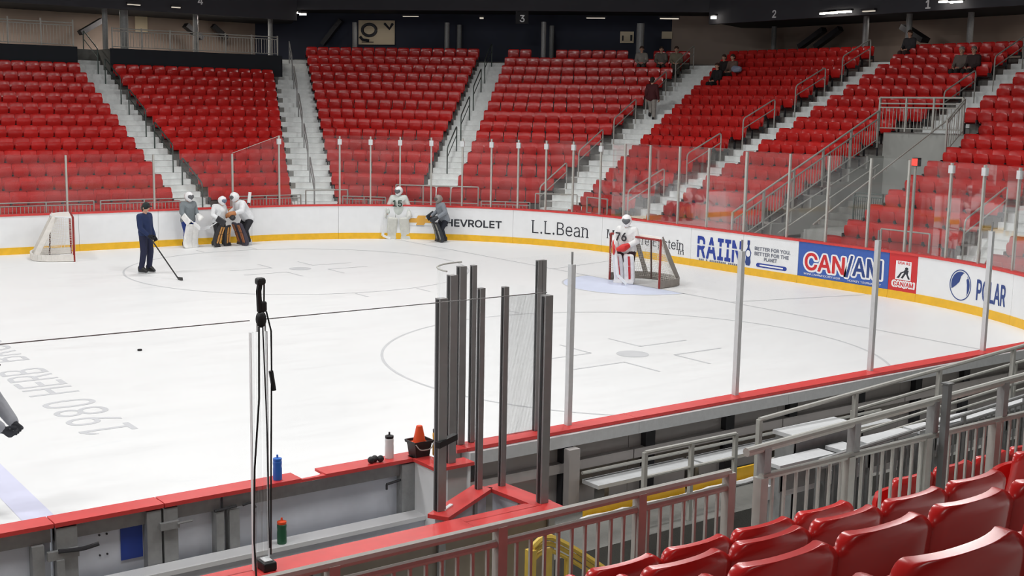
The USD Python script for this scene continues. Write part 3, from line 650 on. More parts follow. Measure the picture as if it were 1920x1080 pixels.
for face, D, a, b, w, o in braces:
    p, q = zpx(face, D, *a), zpx(face, D, *b); n = FACE[face][0]; zt = (8.5 if face == 'corner' else 8.0) - w*.45
    if q[2] > zt: q = p + (q-p)*(zt-p[2])/(q[2]-p[2])
    mb = MB().bar(p, q, .2, w, (n[0], n[1], 0.)); obj('stair_brace', mb, M['dark'], label='%s dark sloping stair stringer in the upper concourse' % o, cat='stair stringer')
for i, (face, D, x, y, w, h, o) in enumerate([('far', 25.6, 251, 9, .5, .1, 'far left'), ('far', 25.6, 330, 14, .35, .1, 'left of numeral four'), ('corner', 20.9, 557, 24, .30, .2, 'at the bend of the beam'), ('corner', 20.9, 568, 27, .30, .2, 'at the bend, right one'), ('corner', 22.5, 770, 31, .7, .06, 'above the poster'), ('corner', 22.5, 903, 34, .16, .16, 'left of numeral three'), ('corner', 22.5, 1117, 34, .8, .1, 'right of numeral three'), ('corner', 22.5, 1255, 35, .8, .12, 'above the standing spectators'),
        ('end', 15.9, 1338, 33, .22, .3, 'left of numeral two'), ('end', 15.9, 1553, 25, .75, .16, 'right of numeral two'), ('end', 15.9, 1576, 23, .95, .16, 'further right of numeral two'), ('end', 15.9, 1629, 21, .5, .1, 'between the right columns'), ('end', 15.9, 1778, 3, .7, .16, 'right of numeral one'), ('end', 15.9, 1793, 4, .45, .14, 'furthest right')]):
    p = zpx(face, D, x, y); n, u, _ = FACE[face]; t = thing('ceiling_light', 'small lit ceiling lamp %s' % o, 'lamp'); U = np.array([*u, 0])
    obj('tube', MB().bar(p-U*w/2, p+U*w/2, .10, h*.35, (0, 0, 1)), M['lamp' if w in (.30, .22, .75, .95, .7, .45) and x > 500 and x != 770 else 'dim_lamp'], t); obj('housing', MB().bar(p-U*(w/2+.04)+[0, 0, h*.3+.03], p+U*(w/2+.04)+[0, 0, h*.3+.03], .18, .06, (0, 0, 1)), M['dark'], t)
def wall_card(name, lab, cat, face, D, x0, y0, x1, y1, mat):
    p, q = zpx(face, D, x0, y0), zpx(face, D, x1, y1); n = np.array([*FACE[face][0], 0]); t = thing(name, lab, cat)
    c = [p, [*q[:2], p[2]], q, [*p[:2], q[2]]]; c = [np.array(k) for k in c]
    mb = MB().add(c + [k+n*.03 for k in c], BOXF); obj('sheet', mb, mat, t); return t, p, q, n
t, p, q, n = wall_card('wall_poster', 'large cream poster with a dark ring on the navy corner wall', 'poster', 'corner', 24.5, 672, 38, 740, 84, M['poster'])
X = lambda a, b, l=.02: np.array([*(p + (q-p)*a)[:2], p[2] + (q[2]-p[2])*b]) - n*l
th = np.linspace(0, 2*math.pi, 25); obj('ring_print', MB().tube([X(.30+.19*math.cos(a), .40+.24*math.sin(a)) for a in th], .07, 6), M['ink'], t)
obj('print', MB().tube([X(.05, .68), X(.12, .8), X(.3, .84)], .07, 6).tube([X(.72, .12), X(.86, .35), X(.95, .12)], .06, 6).tube([X(.1, .9), X(.42, .9)], .02, 6), M['ink'], t)
t, p, q, n = wall_card('wall_notice', 'small cream notice right of the middle stairs on the navy wall', 'notice', 'corner', 24.5, 1163, 59, 1188, 81, M['poster'])
obj('print', MB().tube([X(.2, .35), X(.2, .8)], .035, 6).tube([X(.82, .3), X(.82, .8)], .045, 6), M['ink'], t)
wall_card('wall_notice', 'tan notice behind the standing spectators on the navy wall', 'notice', 'corner', 24.5, 1241, 59, 1260, 73, M['poster'])
wall_card('wall_notice', 'pale orange panel on the far wall above the upper platform', 'wall panel', 'far', 30.9, 253, 27, 277, 62, M['poster'])
def trimesh_prism(poly, z0, z1):
    m = trimesh.creation.extrude_polygon(sg.Polygon(poly), z1-z0, engine='earcut').apply_translation([0, 0, z0]); return np.array(m.vertices), np.array(m.faces)
M['post_grey'] = mat('dark_grey_post', srgb(104, 106, 106), .5)
# ================================================================== the near boards, seen from behind
NYF, NYB = -13.26, -13.36                    # ice face and back face of the panels
nb = thing('dasher_boards', 'near boards seen from behind with red cap and grey beam, right of the penalty box', 'rink boards')
xs = [-14.40, -12.2, -9.8, -7.4, -5.0, -2.6]
obj('panel', strip(52.4+8.2, S_NEAR, .0, .10, .2, 1.10), M['white'], nb)
for a, b in zip(xs, xs[1:]):
    obj('panel', MB().box((a+.003, NYB, .05), (b-.003, NYF, 1.10)), M['grey_panel'], nb)
    obj('cap', MB().box((a+.002, -13.47, 1.115), (b-.002, -13.345, 1.15)), M['red'], nb); obj('cap_lip', MB().box((a+.002, -13.34, 1.11), (b-.002, -13.25, 1.146)), M['red'], nb)
    obj('beam', MB().box((a+.002, -13.52, .985), (b-.002, NYB-.001, 1.112)), M['alu'], nb)
    obj('stringer', MB().box((a+.01, -13.45, .69), (b-.01, NYB-.001, .79)), M['grey_panel'], nb)
for x in (-14.28, -13.12, -11.95, -10.7, -9.6, -8.3, -7.1, -6.0): obj('post', MB().box((x-.07, -13.44, .05), (x+.07, NYB-.001, .985)), M['dark'], nb)
obj('upright', MB().box((-13.24, -13.62, .05), (-13.10, -13.53, .98)), M['grey_panel'], nb)
pl = thing('bench_plank', 'long pale aluminium bench plank along the back of the near boards', 'bench')
for a, b in ((-13.05, -11.6), (-11.55, -10.0), (-9.95, -8.2)): obj('plank', MB().box((a, -13.86, .60), (b, -13.60, .64)), M['alu'], pl)
obj('pipe', MB().tube([(-13.1, -13.66, .73), (-8.2, -13.66, .73)], .018, 6), M['rail'], pl)
for x in (-12.9, -11.6, -10.2, -8.8): obj('leg', MB().box((x-.03, -13.82, .36), (x+.03, -13.66, .60)), M['steel'], pl)
ks = thing('kick_board', 'worn yellow kick board low behind the near boards', 'kick board')
for a, b in ((-13.3, -11.9), (-11.85, -10.3), (-10.25, -8.2)): obj('board', MB().box((a, -13.95, .36), (b, -13.92, .52)), M['yellow'], ks)
obj('floor_deck', MB().box((-14.6, -14.62, .0), (-3, -13.48, .35)), M['dark_concrete'], label='raised dark deck behind the near boards', cat='platform')
lw = thing('floor_edge_strip', 'uneven white edge strip on the deck behind the near boards', 'edge strip')
v = MB(); xr = np.linspace(-13.4, -9, 40); zz = .372 + .018*rng.random(40)
obj('strip', v.tube(np.c_[xr, np.full(40, -14.02)+.02*rng.random(40), zz], .03, 6), M['white'], lw)

# ---- boards of the open players' bench (left)
bb = thing('bench_boards', 'low boards of the players bench with red cap and pale grey panels, bottom left', 'rink boards')
caps = [(-24.5, -18.30), (-18.29, -17.42), (-17.41, -16.17), (-15.93, -14.93)]
for a, b in caps:
    obj('cap', MB().box((a, -13.47, 1.115), (b, -13.37, 1.15)), M['red'], bb); obj('cap_lip', MB().box((a, -13.362, 1.11), (b, -13.25, 1.147)), M['red'], bb)
obj('cap_piece', MB().add(*trimesh_prism([(-16.17, -13.47), (-15.93, -13.47), (-15.93, -13.40), (-16.0, -13.43), (-16.17, -13.44)], 1.115, 1.14)), M['red'], bb)
obj('snow', MB().mesh(rbox((-16.165, -13.42, 1.09), (-15.935, -13.25, 1.135), .015)), M['white'], bb)
for a, b in ((-24.5, -18.30), (-18.29, -17.42), (-17.41, -16.9), (-16.89, -14.95)):
    obj('panel', MB().box((a+.004, NYB, .05), (b-.004, NYF, 1.112)), M['board_back'], bb)
    obj('beam', MB().box((a+.01, -13.41, .985), (b-.01, NYB-.001, 1.110)), M['steel'], bb)
for x, w in ((-18.42, .09), (-18.2, .16), (-17.50, .12), (-17.36, .12), (-16.93, .07), (-16.80, .09), (-15.06, .14)): obj('post', MB().box((x-w/2, -13.46, .05), (x+w/2, NYB-.001, .985 if w < .12 else 1.1)), M['steel'], bb)
obj('blue_panel', MB().box((-17.75, NYB-.012, .70), (-17.57, NYB-.001, 1.03)).box((-17.84, NYB-.012, .99), (-17.75, NYB-.001, 1.03)), M['blue'], bb)
for x in (-17.92, -17.86):
    for z in (.95, .78): obj('bolt', MB().tube([(x, NYB-.012, z), (x, NYB, z)], .008, 8), M['dark'], bb)
# door latches
la = MB().tube(bend([(-18.28, -13.5, .93), (-18.10, -13.52, .92), (-17.98, -13.55, .95)], .05), .018, 8); obj('latch_handle', la, M['dark'], bb)
obj('latch', MB().box((-18.36, -13.50, .86), (-18.12, -13.46, .93)).box((-18.30, -13.52, .72), (-18.24, -13.46, .86)), M['steel'], bb)
obj('latch', MB().box((-17.46, -13.50, .93), (-17.30, -13.46, .99)).tube([(-17.32, -13.5, .97), (-17.2, -13.52, .98)], .01, 6), M['steel'], bb)
obj('latch_bar', MB().tube([(-16.98, -13.46, 1.0), (-16.78, -13.46, 1.01)], .012, 6).tube(bend([(-16.72, -13.45, 1.0), (-16.64, -13.45, 1.02), (-16.60, -13.45, .96)], .03), .01, 6), M['dark'], bb)
obj('latch_bar', MB().tube([(-15.28, -13.43, .93), (-15.12, -13.43, .95)], .012, 6).tube([(-15.28, -13.43, .93), (-15.28, -13.43, .88)], .01, 6), M['dark'], bb)
obj('strap', MB().box((-17.13, NYB-.006, 1.03), (-17.115, NYB-.001, 1.12)), M['black'], bb)
le = thing('bench_ledge', 'pale grey ledge running along the inside of the players bench', 'ledge')
obj('ledge_top', MB().box((-24.5, -13.66, .60), (-14.98, -13.465, .64)), M['white'], le); obj('ledge_front', MB().box((-24.5, -13.64, .0), (-14.98, -13.60, .60)), M['board_back'], le)

# ---- the back wall of the bench and the box between bench and boards
bw = thing('bench_back_wall', 'low wall behind the players bench with wide red cap and beige grey panels', 'wall')
for a, b in ((-24., -21.3), (-21.3, -19.3), (-19.3, -17.4), (-17.4, -15.6), (-15.6, -14.70)):
    obj('cap', MB().box((a+.001, -15.34, 1.118), (b-.001, -15.115, 1.15)), M['red'], bw); obj('cap_edge', MB().box((a, -15.115, 1.10), (b, -15.07, 1.14)), M['red'], bw)
for a, b in ((-24., -19.2), (-19.18, -18.1), (-18.08, -17.0), (-16.98, -15.92), (-15.9, -14.85)): obj('panel', MB().box((a+.006, -15.30, .02), (b-.006, -15.14, 1.10)), M['beige_panel'], bw)
for x in (-18.09, -16.99, -15.91, -14.83): obj('post', MB().box((x-.03, -15.34, .02), (x+.03, -15.31, 1.10)), M['steel'], bw)
obj('side_return', MB().box((-14.85, -15.30, .02), (-14.80, -14.60, 1.10)), M['white'], bw)
px2 = thing('penalty_box_end', 'red capped white end wall of the penalty box beside the bench boards', 'wall')
obj('cap', MB().box((-15.02, -13.88, 1.118), (-14.84, -13.37, 1.15)), M['red'], px2); obj('cap', MB().box((-14.84, -13.88, 1.118), (-14.60, -13.70, 1.15)), M['red'], px2)
obj('panel', MB().box((-14.99, -13.84, .05), (-14.87, -13.40, 1.118)), M['white'], px2); obj('panel', MB().box((-14.87, -13.84, .05), (-14.64, -13.76, 1.118)), M['grey_panel'], px2)
obj('edge_strip', MB().box((-14.66, -13.86, .2), (-14.63, -13.84, 1.11)), M['white'], px2)
nc = thing('penalty_box_rail', 'short red capped stretch of boards inside the cluster of glass posts', 'rink boards')
obj('cap', MB().box((-14.52, -13.47, 1.115), (-14.405, -13.25, 1.15)), M['red'], nc); obj('panel', MB().box((-14.5, NYB, .05), (-14.405, NYF, 1.112)), M['grey_panel'], nc)
for nm, lab, a, b, w in (('v_wall', 'slanting red capped low wall left of the V gap', (-15.66, -14.93), (-15.00, -14.55), .19), ('v_wall', 'short red capped low wall right of the V gap', (-14.84, -14.58), (-14.80, -15.12), .2)):
    t = thing('box_side_wall', lab, 'wall'); a, b = np.array(a), np.array(b); d = (b-a)/np.linalg.norm(b-a)
    obj('cap', MB().bar((*(a-d*.05), 1.134), (*(b+d*.05), 1.134), w, .034), M['red'], t); obj('panel', MB().bar((*a, .56), (*b, .56), w*.55, 1.10), M['board_back'], t)
    obj('post', MB().bar((*(a+(b-a)*.7), .04), (*(a+(b-a)*.7), 1.1), w*.7, .06, (d[0], d[1], 0)), M['steel'], t)
obj('tape_scrap', MB().bar((-15.60, -14.88, 1.158), (-15.47, -14.80, 1.158), .03, .012), M['white'], label='small white scrap lying on the slanting red cap', cat='tape')

# ---- the glass there
def flat_pane(p, q, z0, z1, t=.012):
    return MB().bar((*p, (z0+z1)/2), (*q, (z0+z1)/2), t, z1-z0)
ng = thing('board_glass', 'clear glass along the near boards on slim silver posts right of the penalty box', 'rink glass')
gx = [-14.31, -13.41, -13.01, -10.49, -7.98, -5.44, -2.9]
for a, b in zip(gx, gx[1:]): obj('pane', flat_pane((a+.02, -13.30), (b-.02, -13.30), 1.15, 2.95), M['glass'], ng)
for x in gx[2:-1]:
    obj('post', MB().box((x-.028, -13.33, 1.14), (x+.028, -13.27, 2.84)), M['alu'], ng); obj('pin', MB().box((x-.006, -13.31, 2.84), (x+.006, -13.29, 2.97)), M['alu_post'], ng)
pb = thing('penalty_box_glass', 'cluster of dark metal posts and clear panes of the penalty box', 'rink glass')
PP = {'a': (-15.62, -14.85), 'b': (-14.80, -13.77), 'c': (-14.38, -13.30), 'd': (-14.24, -13.30), 'e': (-15.03, -14.56), 'f': (-14.81, -14.60), 'g': (-13.44, -13.30), 'h': (-13.385, -13.30), 'i': (-14.79, -15.15)}
for k, (x, y) in PP.items():
    w = .075 if k in 'abci' else .05
    obj('post', MB().box((x-w/2, y-w/2, 1.152), (x+w/2, y+w/2, 2.91)), M['alu_post'], pb)
    obj('post_groove', MB().box((x-w/2-.004, y-w*.2, 1.15), (x-w/2, y+w*.2, 2.90)), M['black'], pb)
obj('pane', flat_pane(PP['a'], PP['e'], 1.15, 2.95), M['glass'], pb); obj('pane', flat_pane(PP['f'], PP['i'], 1.15, 2.95), M['glass'], pb); obj('pane', flat_pane(PP['d'], PP['g'], 1.15, 2.95), M['glass'], pb)
arc = []
for a in np.linspace(math.pi, math.pi/2, 13): arc.append((-14.38+.5*math.cos(a), -13.77+.47*math.sin(a)))
arc = [(-14.88+.0, -13.80)] + arc
V, F = [], []
for x, y in arc: V += [(x, y, 1.15), (x, y, 2.95)]
for i in range(len(arc)-1): F += [(2*i, 2*i+2, 2*i+3), (2*i, 2*i+3, 2*i+1)]
obj('curved_pane', (np.array(V), np.array(F)), M['acrylic'], pb)
obj('curved_edge', MB().tube([(x, y, 2.95) for x, y in arc], .008, 6), M['rail'], pb)
obj('tape_strap', MB().bar((-15.68, -14.90, 1.72), (-15.46, -14.83, 1.745), .05, .05), M['black'], pb)
bg = thing('board_glass', 'long clear glass with a thin top edge behind the players bench', 'rink glass')
for a, b in ((-24., -20.4), (-20.38, -17.42), (-17.30, -14.83)):
    obj('pane', flat_pane((a, -15.2), (b, -15.2), 1.15, 2.94), M['glass'], bg); obj('edge_trim', MB().bar((a, -15.2, 2.943), (b, -15.2, 2.943), .008, .006), M['alu_post'], bg)
tg = thing('acrylic_post', 'upright of clear acrylic channels holding microphones and cables behind the bench', 'glass post')
for x in (-17.405, -17.36, -17.315): obj('channel', MB().box((x-.012, -15.215, 1.15), (x+.012, -15.185, 2.86)), M['acrylic'], tg)
for x in (-17.42, -17.30): obj('edge', MB().box((x-.002, -15.222, 1.15), (x+.002, -15.19, 2.86)), M['white'], tg)
cl = thing('clamp', 'black clamp at the foot of the acrylic post on the red cap', 'clamp'); obj('body', MB().mesh(rbox((-17.38, -15.30, 1.15), (-17.28, -15.15, 1.215), .01)), M['black'], cl); obj('plate', MB().box((-17.36, -15.27, 1.214), (-17.30, -15.18, 1.222)), M['alu'], cl)
mi = thing('microphone_cluster', 'black microphones and camera stacked on top of the acrylic post', 'microphone')
x0, y0 = -17.335, -15.2
def blob(c, r, s=(1, 1, 1), n=2):
    m = trimesh.creation.icosphere(subdivisions=n, radius=1.); return np.array(m.vertices)*np.array(s)*r + np.array(c), m.faces
obj('foam_ball', blob((x0+.0, y0, 2.945), .052, (.72, .72, 1.15)), M['black'], mi)
obj('stem', MB().tube([(x0-.01, y0, 3.0), (x0-.015, y0, 3.14), (x0-.005, y0, 3.20)], .02, 8).tube([(x0+.022, y0, 3.0), (x0+.026, y0, 3.21)], .006, 6), M['black'], mi)
obj('mount', MB().mesh(rbox((x0-.012, y0-.02, 2.995), (x0+.04, y0+.02, 3.07), .012)), M['black'], mi)
obj('head', MB().mesh(rbox((x0-.035, y0-.03, 3.185), (x0+.03, y0+.03, 3.235), .015)), M['black'], mi); obj('bracket', MB().tube([(x0-.03, y0, 2.86), (x0-.03, y0, 2.92)], .005, 6).tube([(x0+.03, y0, 2.86), (x0+.03, y0, 2.92)], .005, 6), M['steel'], mi)
ca = thing('cable', 'thin black cables hanging down the acrylic post', 'cable')
obj('strand', MB().tube([(x0-.03, y0-.03, 2.9), (x0-.045, y0-.05, 2.4), (x0-.09, y0-.06, 1.9), (x0-.11, y0-.08, 1.4), (x0-.13, y0-.16, 1.1)], .007, 5), M['black'], ca)
obj('strand', MB().tube([(x0+.03, y0-.02, 3.0), (x0+.06, y0-.03, 2.86), (x0+.06, y0-.03, 2.6), (x0+.05, y0-.03, 2.0), (x0+.04, y0-.03, 1.25)], .006, 5), M['black'], ca)
obj('strand', MB().tube([(x0+.0, y0-.025, 2.9), (x0+.02, y0-.03, 2.2), (x0+.03, y0-.03, 1.3)], .005, 5), M['dark'], ca)
obj('plug', MB().tube([(x0+.055, y0-.03, 2.58), (x0+.075, y0-.035, 2.44)], .016, 6), M['black'], ca)

# ---- bottles, bucket, cone, weights
def bottle(lab, x, y, z, h, r, body, top, neck=True):
    t = thing('water_bottle', lab, 'bottle', loc=(x, y, z))
    obj('body', lathe([(r*.94, 0), (r, .012), (r, h*.45), (r*.93, h*.55), (r, h*.66), (r*.98, h*.74), (r*.7, h*.79)], 20), body, t, 40)
    obj('lid', lathe([(r*.95, h*.77), (r*.97, h*.86), (r*.5, h*.885), (r*.22, h*.9), (r*.2, h*1.0)], 16), top, t, 40)
M['blue_bottle'] = mat('blue_bottle_plastic', srgb(40, 110, 205), .35); M['green_bottle'] = mat('green_bottle_plastic', srgb(30, 92, 62), .4); M['white_bottle'] = mat('white_bottle_plastic', srgb(222, 224, 224), .4)
bottle('blue water bottle on the red cap beside the acrylic post', -16.36, -13.38, 1.15, .225, .04, M['blue_bottle'], M['blue_bottle'])
bottle('white water bottle with black lid on the red cap', -15.20, -13.34, 1.15, .25, .042, M['white_bottle'], M['black'])
bottle('yellow water bottle with black lid behind the dark post', -14.77, -13.50, 1.15, .29, .045, M['yellow'], M['black'])
bottle('green water bottle with orange lid on the bench ledge', -16.42, -13.58, .64, .23, .042, M['green_bottle'], M['orange'])
bk = thing('bucket', 'small black square bucket on the red cap corner', 'bucket', loc=(-14.92, -13.42, 1.15))
v = []; 
for z, s in ((0, .075), (.13, .09), (.13, .105), (.155, .108), (.155, .098), (.02, .07)): v += [(-s, -s*.85, z), (s, -s*.85, z), (s, s*.85, z), (-s, s*.85, z)]
f = []
for i in range(5):
    for j in range(4): a, b = i*4+j, i*4+(j+1) % 4; f += [(a, b, b+4), (a, b+4, a+4)]
f += [(0, 2, 1), (0, 3, 2), (20, 21, 22), (20, 22, 23)]
obj('body', (np.array(v), np.array(f)), M['black'], bk); obj('handle', MB().tube(bend([(-.1, -.10, .14), (-.06, -.115, .08), (.06, -.115, .08), (.1, -.10, .14)], .04), .006, 6), M['rail'], bk)
co = thing('traffic_cone', 'small orange cone standing in the black bucket', 'cone', loc=(-14.92, -13.42, 1.27))
obj('base', MB().mesh(rbox((-.075, -.07, .0), (.075, .07, .015), .006)), M['orange'], co); obj('cone', lathe([(.062, .015), (.03, .165), (.026, .17)], 18), M['orange'], co, 40)
hw_ = thing('hand_weight', 'pair of small black round weights on the red cap', 'weights', loc=(-15.38, -13.40, 1.15))
for dx, dy in ((-.05, .0), (.0, .02), (.045, -.01)): obj('weight', blob((dx, dy, .032), .032, (1, 1, 1)), M['black'], hw_)
obj('handle', MB().tube([(-.06, 0, .035), (.06, 0, .035)], .012, 8), M['dark'], hw_)

# ---- walkway railings and the wheelchair ramp
railing('near picketed guard railing below the seats, left of the walkway gap', (-19.25, -18.0, 1.2), (-15.62, -18.0, 1.2), 1.09, [0, .2672, .5344, .8017, 1], .092, .026, m='rail', sub=1.0, foot=.1, stuff=False, post_r=.03)
r1 = railing('grey tube railing standing on the deck behind the near boards', (-13.04, -14.52, .35), (-11.78, -14.52, .35), .80, 3, 0, .022, mid=.55, foot=.22, sub=0)
railing('sloping far tube railing of the ramp', (-12.2, -15.2, .45), (-5.0, -15.2, .86), 1.06, 6, 0, .024, mid=.62, sub=0, foot=.2)
railing('second sloping tube railing behind the ramp', (-9.86, -14.5, .35), (-5.0, -14.5, .62), .78, 4, 0, .022, mid=.4, sub=0, low=False)
railing('dark inner picket railing of the ramp', (-12.1, -15.85, .45), (-6.4, -15.85, .75), .80, 6, .11, .02, m='steel', sub=.72, foot=.05, stuff=False)
railing('right near guard railing with upright bars in front of the ramp', (-15.36, -18.02, 1.2), (-9.5, -18.02, 1.2), 1.02, 8, .107, .024, m='rail', sub=0, foot=.1, stuff=False, post_r=.034)
t = thing('ramp_handrail', 'thick sloping grey handrail rising to the right above the guard railing', 'handrail')
p, q = np.array([-15.48, -18.0, 2.39]), np.array([-10.0, -18.0, 2.60]); obj('rail', MB().tube([p, q], .028, 10), M['rail'], t)
for s in np.linspace(.03, .97, 7): c = p+(q-p)*s; obj('bracket', MB().box((c[0]-.03, -18.03, 2.2), (c[0]+.03, -17.97, c[2])), M['steel'], t)
obj('ramp_deck', MB().prism([(-13.4, -17.0), (-5, -17.0), (-5, -15.2), (-13.4, -15.2)], 0, .42), M['dark_concrete'], label='dark concrete ramp behind the right guard railing', cat='ramp')
ct = thing('counter', 'pale topped metal counter behind the ramp railing', 'counter')
obj('top', MB().box((-12.05, -15.52, 1.36), (-11.14, -15.24, 1.40)), M['alu'], ct); obj('front', MB().box((-12.02, -15.49, .45), (-11.17, -15.47, 1.36)), M['steel'], ct); obj('side', MB().box((-12.03, -15.49, .45), (-12.0, -15.26, 1.36)), M['steel'], ct)
for i, (a, b, z) in enumerate([(-12.55, -11.78, 1.22), (-11.68, -11.42, 1.23), (-11.28, -10.5, 1.235), (-10.46, -10.1, 1.24), (-10.0, -9.0, 1.25), (-8.9, -7.6, 1.26)]):
    t = thing('aluminium_bench', '%s pale aluminium bench from the left beside the ramp' % ordi[i], 'bench', 'aluminium benches by the ramp')
    obj('seat_plank', MB().box((a, -15.78, z), (b, -15.58, z+.035)), M['alu'], t); obj('front', MB().box((a+.02, -15.76, z-.22), (b-.02, -15.74, z)), M['steel'], t)
    for x in (a+.06, b-.06): obj('leg', MB().box((x-.02, -15.76, .45), (x+.02, -15.62, z)), M['steel'], t)
fl = thing('floor_plank', 'long white floor plank seen in gaps between the ramp pickets', 'plank')
obj('plank', MB().box((-12.6, -15.66, .90), (-7.0, -15.60, 1.03)), M['white'], fl)
fl = thing('floor_plank', 'low white nosing on the walkway seen between the guard railing bars', 'plank')
obj('plank', MB().box((-14.6, -17.1, 1.24), (-11.6, -17.02, 1.30)), M['white'], fl); obj('riser', MB().box((-14.6, -17.08, .0), (-11.6, -17.04, 1.24)), M['dark_concrete'], fl)
tp = thing('steel_post', 'tall dark steel post rising through the ramp railing', 'post'); obj('shaft', MB().box((-13.62, -18.12, 1.2), (-13.575, -18.075, 2.60)), M['post_grey'], tp); obj('cap', MB().box((-13.63, -18.13, 2.60), (-13.565, -18.065, 2.61)), M['post_grey'], tp)
# yellow barrier
yb = thing('crowd_barrier', 'yellow plastic barrier with arched top standing behind the guard railing', 'barrier', loc=(-15.24, -15.68, 0))
def arch(x): return 1.085 - 1.2*max(0, .06-x)**1.4 - .72*max(0, x-.1)**1.15
xs_ = np.linspace(-.05, .85, 16); mb = MB()
for dz in (0, -.055, -.11): mb.tube([(x, 0, arch(x)+dz) for x in xs_], .02 if dz else .026, 6)
obj('top_rails', mb, M['yellow_barrier'], yb)
for x in np.linspace(.1, .75, 4): obj('slat', MB().box((x-.03, -.02, .1), (x+.03, .02, arch(x)-.1)), M['yellow_barrier'], yb)
obj('end_post', MB().box((-.1, -.035, 0), (-.04, .035, arch(-.05)-.02)), M['yellow_barrier'], yb); obj('foot', MB().box((-.1, -.3, 0), (.05, .3, .06)).box((.72, -.3, 0), (.85, .3, .06)), M['yellow_barrier'], yb)

# ---- near stand concrete under the seats
ns = thing('stand_terrace', kind='structure')
for i in range(-1, 7):
    yb_ = NY0 - NDY*i; z = NZ0 + NDZ*i - .80
    for xa, xb in ((-30, -15.1), (-13.55, 6)):
        if i == -1 and xb < -15: continue
        obj('riser', MB().box((xa, yb_-.32, -.2), (xb, yb_+.62, z)), M['concrete'], ns)
    obj('aisle_step', MB().box((-15.1, yb_-.32, -.2), (-13.55, yb_+.62, z)).box((-15.05, yb_-.32, z), (-13.6, yb_+.15, z+.2)), M['step'], ns)
obj('walkway', MB().box((-30, -18.0, -.2), (-15.1, -17.85, 1.2)).box((-30, -18.0, 1.0), (-13.5, -17.75, 1.2)), M['concrete'], ns)
# ================================================================== goals
def goal(label, loc, rz, tint, skirt_mat):
    """mouth faces -x locally; posts at y = +-.915"""
    t = thing('hockey_goal', label, 'goal', loc=loc, rz=rz)
    r = .03; top = 1.22
    obj('goal_post', MB().tube([(0, -.945, 0), (0, -.945, top)], r, 10), M[tint], t); obj('goal_post', MB().tube([(0, .945, 0), (0, .945, top)], r, 10), M[tint], t)
    obj('crossbar', MB().tube([(0, -.945, top), (0, .945, top)], r, 10), M[tint], t)
    th = np.linspace(-1, 1, 25); base = [(1.1*(1-abs(a)**2.6), .945*a + .22*math.sin(a*math.pi)*1.0, .03) for a in th]
    base = [(max(0, x), y, z) for x, y, z in base]
    obj('base_frame', MB().tube(base, .03, 8), M[skirt_mat], t)
    pad = MB()
    for (a, b) in zip(base, base[1:]): pad.bar((a[0], a[1], .1), (b[0]+1e-4, b[1], .1), .05, .18)
    obj('base_pad', pad, M[skirt_mat], t)
    tops = [(.55*(1-abs(a)**3), .86*a, top-.01) for a in th]
    obj('top_frame', MB().tube([(0, -.945, top)] + tops + [(0, .945, top)], .022, 8), M['white'], t)
    obj('top_cover', MB().add(*flat([(x, y) for x, y, _ in tops] , top+.005)), M['net_cloth'], t)
    obj('centre_bar', MB().tube([(tops[12][0], 0, top), (tops[12][0]+.06, 0, .10)], .022, 8), M['net_dark'], t)
    for s in (-1, 1):
        a = min(tops, key=lambda p: abs(p[1]*s-.5)); b = min(base, key=lambda p: abs(p[1]*s-.6))
        obj('side_strap', MB().bar((a[0], a[1], top), (b[0], b[1], .12), .012, .14, (1, 0, 0)), M[skirt_mat], t)
    # net: cords over the ruled surface from the top frame to the base
    mb = MB(); N = 48; A = np.array([np.array(tops)[:, i] for i in range(3)]).T; B = np.array(base)
    u0 = np.linspace(0, 1, len(A)); g = lambda u, v: np.array([np.interp(u, u0, A[:, i])*(1-v) + np.interp(u, u0, B[:, i])*v for i in range(3)]) - np.array([.05*math.sin(v*math.pi), 0, 0])
    for i in range(N+1):
        u = i/N; mb.tube([g(u, v) for v in np.linspace(0, 1, 9)], .0035, 3, False)
    for j in range(1, 24):
        v = j/24; mb.tube([g(u, v) for u in np.linspace(0, 1, 25)], .0035, 3, False)
    obj('netting', mb, M['net'], t, kind='stuff')
    return t
M['net_cloth'] = mat('goal_top_cloth', srgb(232, 226, 220), .8); M['net_dark'] = mat('dark_goal_bar', srgb(92, 70, 66), .6); M['goal_red'] = mat('goal_red_paint', srgb(150, 44, 40), .45, var=.15, scale=9)
M['skirt_grey'] = mat('worn_grey_canvas', srgb(142, 136, 130), .8, var=.15, scale=8); M['skirt_white'] = mat('worn_white_canvas', srgb(226, 222, 216), .8, var=.1, scale=8)
goal('goal with red posts and grey canvas skirt that a goalie stands in', (0, 0, 0), 0, 'goal_red', 'skirt_grey')
goal('moved goal with white skirt beside the far boards, seen from its side', (-10.62, 11.85, 0), math.atan2(.25, -1.0), 'goal_red', 'skirt_white')

